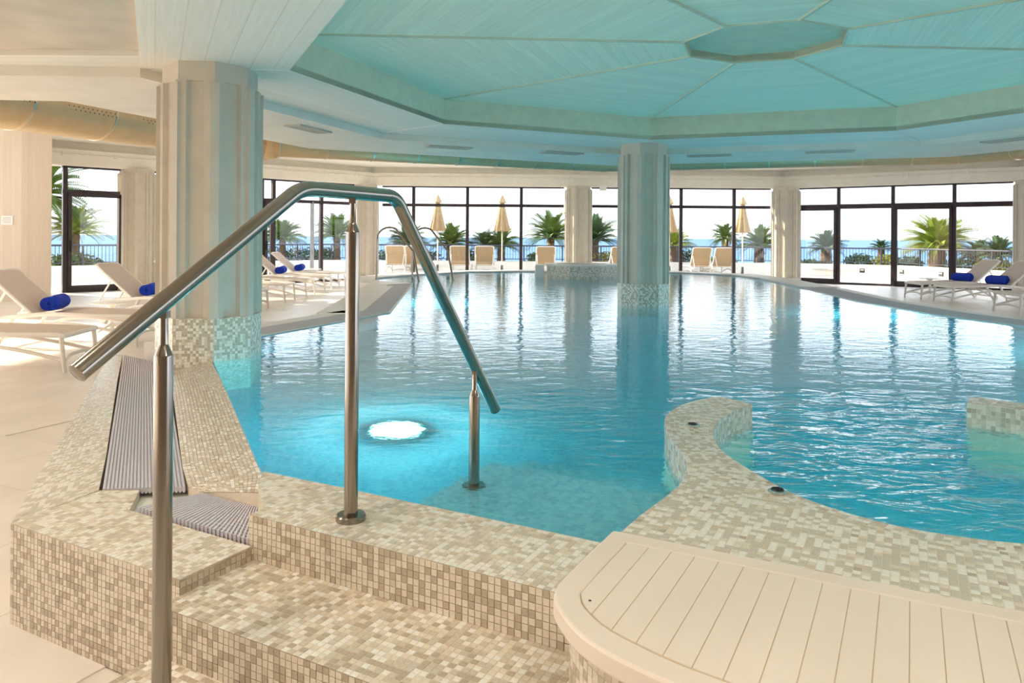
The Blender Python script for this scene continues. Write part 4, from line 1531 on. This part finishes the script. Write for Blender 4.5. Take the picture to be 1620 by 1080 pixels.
def side_table(x, y, label, h=0.40):
    t = thing('side_table', label, 'table', (x, y, 0.001), 0.3, 'white side tables between the loungers')
    MB().lathe([(0.25, h - 0.018), (0.262, h - 0.008), (0.255, h)], seg=32).build('table_top', 'lounger_frame', t, smooth=True)
    MB().lathe([(0.045, 0.02), (0.03, 0.10), (0.03, h - 0.06), (0.09, h - 0.019)], seg=16).build('stem', 'lounger_frame', t, smooth=True)
    for k in range(3):
        a = 2 * PI * k / 3
        MB().tube([(0.02 * math.cos(a), 0.02 * math.sin(a), 0.09), (0.24 * math.cos(a), 0.24 * math.sin(a), 0.012)], [0.022, 0.012], 8).build('foot', 'lounger_frame', t, smooth=True)


side_table(-5.50, 10.25, 'round white side table between the two towel loungers')
side_table(-5.6, 20.9, 'round white side table past the end of the lounger row')
side_table(10.15, 18.1, 'round white side table close to the sliding door glass')
side_table(10.65, 14.75, 'round white side table between the loungers by the sliding door')

# pool ladder hoops
ld = thing('pool_ladder', 'pair of hooped stainless ladder rails at the pool edge', 'ladder', (-2.45, 15.4, 0.45))
for y in (15.15, 15.75):
    x0 = -2.75 if y < 15.5 else -2.1
    arcp = [(x0, y, 0.44), (x0, y, 1.15)] + [(x0 + 0.26 - 0.26 * math.cos(a), y, 1.25 + 0.26 * math.sin(a)) for a in [math.radians(q) for q in range(0, 121, 15)]] + [(x0 + 0.75, y, 1.02), (x0 + 0.9, y, 0.2)]
    MB().tube(arcp, 0.021, 12).build('hoop', 'stainless', ld, smooth=True, world=True)
    MB().lathe([(0.05, 0.0), (0.05, 0.012), (0.03, 0.02)], c=(x0, y, 0.44), seg=20).build('foot_flange', 'stainless', ld, smooth=True, world=True)
for z in (0.1, -0.2):
    MB().box((-1.55, 15.45, z), (0.12, 0.6, 0.03)).build('tread', 'stainless', ld, world=True)

# ---------------------------------------------------------------- terrace: parapet, railing, loungers, umbrellas
PAR = [(-17.5, 14.5), (-12.3, 20.5), (-6.8, 27.2), (9.3, 27.2), (11.2, 26.6), (13.2, 25.4), (13.9, 23.0), (14.3, 20.0), (15.2, 15.0)]
pm = MB()
band(pm, PAR, 0.0, 0.22, 0.0, 0.45)
par_o = struct(pm.build('terrace_parapet', 'parapet'))
rl = thing('terrace_railing', 'black metal railing with thin bars on the terrace parapet', 'railing', (0, 27.3, 0.45))
PC = offset(PAR, 0.11)
RP = resample([Vector((*p, 0)) for p in PC], 34)
MB().tube([(p[0], p[1], 1.02) for p in PC], 0.026, 8).build('top_rail', 'rail_black', rl, world=True)
MB().tube([(p[0], p[1], 0.53) for p in PC], 0.014, 6).build('bottom_rail', 'rail_black', rl, world=True)
for p in RP:
    MB().box((p.x, p.y, 0.735), (0.045, 0.045, 0.57)).build('railing_post', 'rail_black', rl, world=True)
m_ = MB()
for p in resample([Vector((*p, 0)) for p in PC], 34 * 14):
    m_.box((p.x, p.y, 0.775), (0.012, 0.012, 0.49))
o = m_.build('bars', 'rail_black', rl, world=True, fix=False); o['kind'] = 'stuff'
for x, y, rz, lab in ((12.2, 25.97, math.atan2(-1.2, 2.0), 'small dark square light in the parapet, seen through the open doorway'), (13.23, 25.28, math.atan2(-2.4, 0.7), 'small dark square light in the parapet, just past the open doorway'),
                      (13.68, 23.75, math.atan2(-2.4, 0.7), 'small dark square light in the parapet below the large lime green cycad')):
    t = thing('wall_light', lab, 'lamp', (x, y, 0.17), rz, 'square lights in the parapet')
    MB().box((0, -0.02, 0.075), (0.16, 0.03, 0.15)).build('housing', 'black_plastic', t)
    MB().box((0, -0.038, 0.10), (0.11, 0.01, 0.04)).build('lens', 'vent_metal', t)
G = 'beige loungers on the terrace'
tl = make_lounger('beige terrace lounger seen from behind, beside a closed parasol', G, 'terrace_sling', 'terrace_frame', 58, 'terrace_lounger')
tps = [(-3.95, 26.75), (-3.3, 26.85), (-1.77, 26.8), (-0.93, 26.8), (1.15, 26.8), (3.50, 26.8), (6.44, 26.8), (7.20, 26.8)]
labs = ['beige terrace lounger beside the window column behind the pool ladder', 'beige terrace lounger behind the pool ladder hoops', 'beige terrace lounger beside a thick cycad trunk, between two closed parasols',
        'beige terrace lounger beside the second closed parasol from the ladder', 'beige terrace lounger seen past the raised basin',
        'beige terrace lounger half hidden by the column in the water', 'beige terrace lounger of a close pair, the one beside the lime green cycad', 'beige terrace lounger of a close pair, the one before the yellow shrub']
tl.location = (*tps[0], 0.004); tl.rotation_euler = (0, 0, -PI / 2); tl['label'] = labs[0]
for i in range(1, 8):
    dup(tl, (*tps[i], 0.004), -PI / 2 + (0.12 if i == 5 else 0), labs[i], G)


def make_umbrella(label):
    t = thing('closed_parasol', label, 'parasol', (0, 0, 0), 0, 'closed parasols on the terrace')
    MB().lathe([(0.022, 0.05), (0.022, 2.74), (0.012, 2.84)], seg=10).build('pole', 'umbrella_pole', t, smooth=True)
    MB().lathe([(0.26, 0.0), (0.26, 0.05), (0.05, 0.08), (0.04, 0.34)], seg=20).build('base', 'dark_frame', t)
    w = lambda k, i: (0.22 if k % 4 < 2 else -0.10) * (0.4 + 0.6 * min(1, i / 3.0))
    MB().lathe([(0.04, 2.62), (0.085, 2.45), (0.13, 2.15), (0.19, 1.80), (0.235, 1.58), (0.215, 1.53), (0.05, 1.62)], seg=32, wob=w).build('canopy', 'umbrella_cloth', t, smooth=True)
    MB().lathe([(0.02, 2.80), (0.05, 2.74), (0.13, 2.54), (0.115, 2.52), (0.05, 2.56)], seg=24, wob=lambda k, i: 0.12 if k % 4 < 2 else -0.06).build('vent_cap', 'umbrella_cloth', t, smooth=True)
    MB().lathe([(0.165, 2.02), (0.165, 2.05)], seg=20).build('tie_strap', 'umbrella_cloth', t)
    return t


ulab = ['closed beige parasol behind the pool ladder hoops', 'closed beige parasol standing beside a pair of terrace loungers', 'closed beige parasol half hidden by the column in the water', 'closed beige parasol beside the window column by the sliding doors']
um = make_umbrella(ulab[0]); um.location = (-2.62, 26.3, 0.004)
for (x, y), lab in zip(((-0.35, 26.3), (5.55, 26.3), (8.1, 26.2)), ulab[1:]):
    dup(um, (x, y, 0.004), rnd.uniform(0, 1), lab)

# ---------------------------------------------------------------- garden beyond the railing
m_ = MB()
m_.poly([(-40, 10, 0.25), (-18.5, 13.5, 0.25), (-6.9, 27.4, 0.25), (9.4, 27.4, 0.25), (13.6, 25.3, 0.25), (15.5, 15, 0.25), (40, 8, 0.25), (40, 29.2, 0.1), (-40, 29.2, 0.1)])
m_.poly([(-40, 29.2, 0.1), (40, 29.2, 0.1), (90, 110, -45), (-90, 110, -45)])
struct(m_.build('garden_ground', 'soil'))
sea = MB().poly([(-90000, 60, -46), (90000, 60, -46), (90000, 90000, -46), (-90000, 90000, -46)])
tag(sea.build('sea', 'sea_water'), 'calm blue sea out to the horizon beyond the terrace', 'sea', kind='stuff')


def frond_mesh(name, material, pairs=26, lw=0.034, ll=0.20, droop=0.35, vee=0.25):
    m = MB()
    pts = []
    n = pairs + 4
    for i in range(n + 1):
        s = i / n
        pts.append(Vector((s - 0.12 * droop * s * s, 0, 0.32 * s * (1 - s) * 1.0 - droop * 0.5 * s * s)))
    m.tube(pts[::2] if n % 2 == 0 else pts, 0.008, 4)
    for i in range(3, n):
        s = i / n
        L = ll * (0.35 + 0.9 * math.sin(PI * min(1, 0.15 + 0.8 * s)))
        for sd in (-1, 1):
            b = pts[i]
            d = Vector((0.55 + 0.4 * s, sd * 0.85, vee)).normalized() * L
            w = Vector((lw, 0, 0))
            m.poly([b - w * 0.5, b + w * 0.5, b + d * 0.6 + w * 0.45 + Vector((0, 0, -0.01)), b + d, b + d * 0.6 - w * 0.45 + Vector((0, 0, -0.01))])
    return m.mesh(name, material, fix=False)


FR = {k: frond_mesh('frond', k, **kw) for k, kw in (('frond_green', {}), ('frond_lime', dict(ll=0.17, lw=0.03, vee=0.4)), ('frond_dark', dict(ll=0.22)))}


def palm(x, y, zc, L, n, material, label, r=0.14, zb=0.1, up=78, dn=-12, fruit=False, cat='palm'):
    t = thing('palm_tree', label, cat, (x, y, zb), rnd.uniform(0, 6), 'palms behind the terrace railing')
    h = zc - zb
    prof = []
    k = max(3, int(h / 0.12))
    for i in range(k + 1):
        z = h * i / k
        prof.append((r * (1.05 if i % 2 else 0.92) * (1.1 - 0.2 * i / k), z))
    MB().lathe(prof, seg=12).build('trunk', 'trunk_brown', t, smooth=True)
    n = int(n * 1.45)
    L *= 1.22
    for i in range(n):
        o = bpy.data.objects.new('frond', FR[material]); COL.objects.link(o)
        o.parent = t
        f = (i + 0.5) / n
        el = math.radians(up + (dn - up) * f ** 0.85 + rnd.uniform(-5, 5))
        az = i * 2.39996 + rnd.uniform(-0.15, 0.15)
        o.location = (0, 0, h - 0.02)
        o.rotation_euler = (0, -el, az)
        s = L * rnd.uniform(0.85, 1.1)
        o.scale = (s, s, s)
    if fruit:
        m = MB()
        for i in range(46):
            a = rnd.uniform(0, 2 * PI); q = rnd.uniform(0, 1)
            c = (0.10 * math.cos(a) + 0.05, -0.16 + 0.08 * math.sin(a), h - 0.05 - 0.45 * q)
            m.lathe([(0.01, -0.03), (0.035, 0), (0.01, 0.03)], c=c, seg=5)
        m.build('fruit_bunch', 'fruit_orange', t)
    return t


PY = 28.4
X_ = lambda px, y=PY: (px - 810) / F_PX * y
for px, zc, L, n, mt, kw, lab in [
    (447, 1.18, 0.78, 34, 'frond_green', {}, 'bushy cycad behind the terrace railing, beyond the long lounger row'),
    (533, 1.30, 0.85, 30, 'frond_green', {}, 'feathery palm behind the second handrail post'),
    (645, 1.05, 0.75, 30, 'frond_dark', {}, 'dark green palm behind the pool ladder hoops'),
    (714, 1.06, 0.72, 36, 'frond_green', {'r': 0.19}, 'stout cycad with a thick trunk beside the first closed parasol'),
    (768, 1.0, 0.6, 24, 'frond_dark', {'r': 0.1}, 'small pale palm between two closed parasols'),
    (793, 0.98, 0.68, 32, 'frond_green', {'r': 0.16}, 'cycad straight behind the second closed parasol'),
    (872, 1.30, 0.95, 30, 'frond_green', {'fruit': True}, 'palm with orange fruit bunches beside the basin column'),
    (942, 1.22, 0.9, 26, 'frond_dark', {}, 'spreading palm seen past the basin column'),
    (1066, 1.05, 0.70, 32, 'frond_lime', {'r': 0.16}, 'lime green cycad beside the column in the water'),
    (1147, 1.35, 0.55, 34, 'frond_green', {'fruit': True, 'dn': -30}, 'fan palm with orange skirt behind the pair of terrace loungers'),
    (1201, 1.04, 0.74, 32, 'frond_green', {'r': 0.2}, 'cycad with a thick trunk beside the fourth closed parasol'),
    (1307, 0.98, 0.66, 28, 'frond_dark', {'r': 0.22}, 'dusky cycad behind the closed glass door leaf'),
    (1394, 0.98, 0.40, 20, 'frond_dark', {}, 'small palm tuft just above the railing in the open doorway'),
]:
    palm(X_(px), PY, zc, L, n, mt, lab, **kw)
palm(X_(1483, 26.6), 26.6, 1.05, 1.10, 46, 'frond_lime', 'large lime green cycad with a broad crown by the sliding doors', r=0.30, zb=0.2)
palm(X_(1548, 25.5), 25.5, 0.80, 0.55, 24, 'frond_dark', 'low dark palm past the large lime green cycad', r=0.12)
palm(X_(1580, 24.5), 24.5, 0.82, 0.62, 26, 'frond_dark', 'low dark palm beside the last window column', r=0.12)
palm(-13.9, 21.8, 2.45, 1.35, 34, 'frond_green', 'tall palm with drooping fronds outside the first window', r=0.16, zb=0.1, dn=-40)
palm(-13.1, 22.4, 1.35, 0.85, 26, 'frond_lime', 'low lime green palm outside the first window', r=0.12, zb=0.1)


def bush(x, y, z, rx, ry, rz, n, material, label, lsz=0.07):
    m = MB()
    for i in range(n):
        v = Vector((rnd.gauss(0, 1), rnd.gauss(0, 1), rnd.gauss(0, 1))).normalized() * (rnd.uniform(0.45, 1.0))
        c = Vector((v.x * rx, v.y * ry, v.z * rz + rz))
        if c.z < 0: continue
        a = Vector((rnd.gauss(0, 1), rnd.gauss(0, 1), rnd.gauss(0, 1))).normalized() * lsz
        b = a.cross(Vector((rnd.gauss(0, 1), rnd.gauss(0, 1), rnd.gauss(0, 1)))).normalized() * lsz * 0.45
        m.poly([c - a, c + b, c + a, c - b])
    t = thing('shrub', label, 'shrub', (x, y, z))
    o = m.build('foliage', material, t, fix=False); o['kind'] = 'stuff'
    MB().tube([(0, 0, 0), (0.02, 0, rz * 0.6), (-0.04, 0.02, rz * 1.1)], [0.03, 0.02, 0.01], 6).build('stem', 'trunk_brown', t)
    return t


for px, y, rx, rz, mt, lab in [
    (425, 28.6, 0.7, 0.36, 'leaf_bush', 'dark round shrub beside the bushy cycad'), (478, 28.6, 0.7, 0.34, 'leaf_bush', 'dark shrub between the bushy cycad and the feathery palm'),
    (515, 28.5, 0.4, 0.34, 'leaf_bush', 'dark shrub at the foot of the feathery palm'), (622, 28.6, 0.6, 0.34, 'leaf_bush', 'leafy shrub behind the pool ladder'),
    (672, 28.6, 0.6, 0.32, 'leaf_bush', 'leafy shrub between ladder and first closed parasol'), (744, 28.6, 0.55, 0.30, 'leaf_bush', 'low shrub beside the stout cycad'),
    (850, 28.5, 0.4, 0.28, 'leaf_bush', 'low shrub at the foot of the fruiting palm'), (958, 28.4, 0.55, 0.30, 'leaf_yellow', 'yellow green shrub between the two inner columns'),
    (1085, 28.5, 0.5, 0.34, 'leaf_bush', 'leafy shrub beside the lime green cycad'), (1112, 28.6, 0.35, 0.28, 'leaf_bush', 'low shrub behind the pair of terrace loungers'),
    (1146, 28.0, 0.42, 0.27, 'leaf_yellow', 'bright yellow green shrub under the fan palm'), (1282, 28.4, 0.35, 0.20, 'leaf_bush', 'small round shrub behind the closed glass door leaf'),
    (1360, 28.2, 0.55, 0.30, 'leaf_bush', 'grassy shrub in the open doorway view'), (1405, 27.6, 0.5, 0.30, 'leaf_yellow', 'yellowish shrub beside the small palm tuft'),
    (1440, 27.4, 0.4, 0.28, 'leaf_bush', 'grey green shrub beside the large lime green cycad'), (1530, 25.6, 0.6, 0.28, 'leaf_bush', 'shrub behind the railing past the large cycad'),
    (1575, 24.6, 0.6, 0.26, 'leaf_yellow', 'yellowish shrub behind the railing near the last column')]:
    bush(X_(px, y), y, 0.12, rx * 1.2, 0.35, rz * 1.15, 900, mt, lab, 0.06)
bush(-12.9, 21.9, 0.1, 0.9, 0.5, 0.35, 1200, 'leaf_bush', 'dense shrub behind the railing outside the first window')

# ---------------------------------------------------------------- lamps added to brighten the hall and pool
for x, y, lab in ((-1.25, 1.15, 'added round recessed warm downlight above the lower rail post'), (0.65, 0.25, 'added round recessed warm downlight above the rounded bench end'),
                  (2.3, 0.0, 'added round recessed warm downlight above the straight end of the bench'), (-2.7, 2.5, 'added round recessed warm downlight above the stone floor beside the mosaic side block')):
    t = thing('fill_downlight', lab, 'lamp', (x, y, Z_BAY - 0.012), 0, 'added fill downlights over the steps')
    MB().lathe([(0.15, 0.0), (0.15, 0.010), (0.13, 0.010), (0.13, 0.002)], seg=28).build('trim_ring', 'white_paint', t)
    MB().lathe([(0.128, 0.004), (0.128, 0.010)], seg=28).build('lens', 'fill_lamp_glow', t)
    l = bpy.data.lights.new('downlight_fill', 'AREA'); l.shape = 'DISK'; l.size = 0.25; l.energy = FILL_LAMP_W; l.color = (1.0, 0.90, 0.76)
    lo_ = bpy.data.objects.new('downlight_fill', l); COL.objects.link(lo_); lo_.parent = t; lo_.location = (0, 0, -0.004)
POOL_FILL_W = 28.0
t = thing('added_pool_lamp', 'round underwater lamp added for the bright patch on the water near the submerged rail post', 'lamp', (-0.70, 4.56, Z_POOLFLOOR + 0.001), 0, 'added underwater pool lamps')  # added disc lamp makes the bright patch on the water
MB().lathe([(0.185, 0.0), (0.185, 0.02), (0.17, 0.03), (0.16, 0.025)], seg=28).build('rim', 'white_paint', t, smooth=True)
MB().lathe([(0.16, 0.01), (0.16, 0.026), (0.11, 0.034)], seg=28).build('lens', 'added_pool_glow', t)
l = bpy.data.lights.new('pool_lamp_fill', 'POINT'); l.energy = 48.0; l.shadow_soft_size = 0.05; l.color = (0.95, 1.0, 1.0)
lo_ = bpy.data.objects.new('pool_lamp_fill', l); COL.objects.link(lo_); lo_.parent = t; lo_.location = (0, 0, 0.07)
# niche lamps added to brighten the pool, in walls facing away from the steps
for x, y, dx, dy, lab in ((1.13, 2.12, 0.4, 0.92, 'added underwater niche lamp in the spa wall beside the bench'),
                          (5.72, 6.6, -1.0, 0.1, 'added underwater niche lamp in the pool wall on the sliding door side'), (5.0, 10.0, -1.0, 0.0, 'added underwater niche lamp in the pool wall under the long overflow grate'),
                          (-1.55, 11.4, 1.0, 0.05, 'added underwater niche lamp in the pool wall under the grate by the ladder'), (4.2, 2.72, -0.6, 0.8, 'added underwater niche lamp in the pool wall beside the spa')):
    d = Vector((dx, dy)).normalized()
    rz = math.atan2(d.y, d.x)
    t = thing('added_pool_lamp', lab, 'lamp', (x + d.x * 0.02, y + d.y * 0.02, -0.50 if 'step' in lab else -0.12), rz, 'added underwater pool lamps')
    MB().tube([(0.0, 0, 0), (0.02, 0, 0)], 0.09, 24).build('rim', 'stainless', t)
    MB().tube([(0.02, 0, 0), (0.026, 0, 0)], 0.07, 24).build('lens', 'added_pool_glow', t)
    l = bpy.data.lights.new('pool_lamp_fill', 'POINT'); l.energy = POOL_FILL_W * (0.25 if 'spa' in lab else 1.0); l.shadow_soft_size = 0.03; l.color = (0.95, 1.0, 1.0)
    lo_ = bpy.data.objects.new('pool_lamp_fill', l); COL.objects.link(lo_); lo_.parent = t; lo_.location = (0.5, 0, 0.12) if 'step' in lab else (0.3, 0, 0)
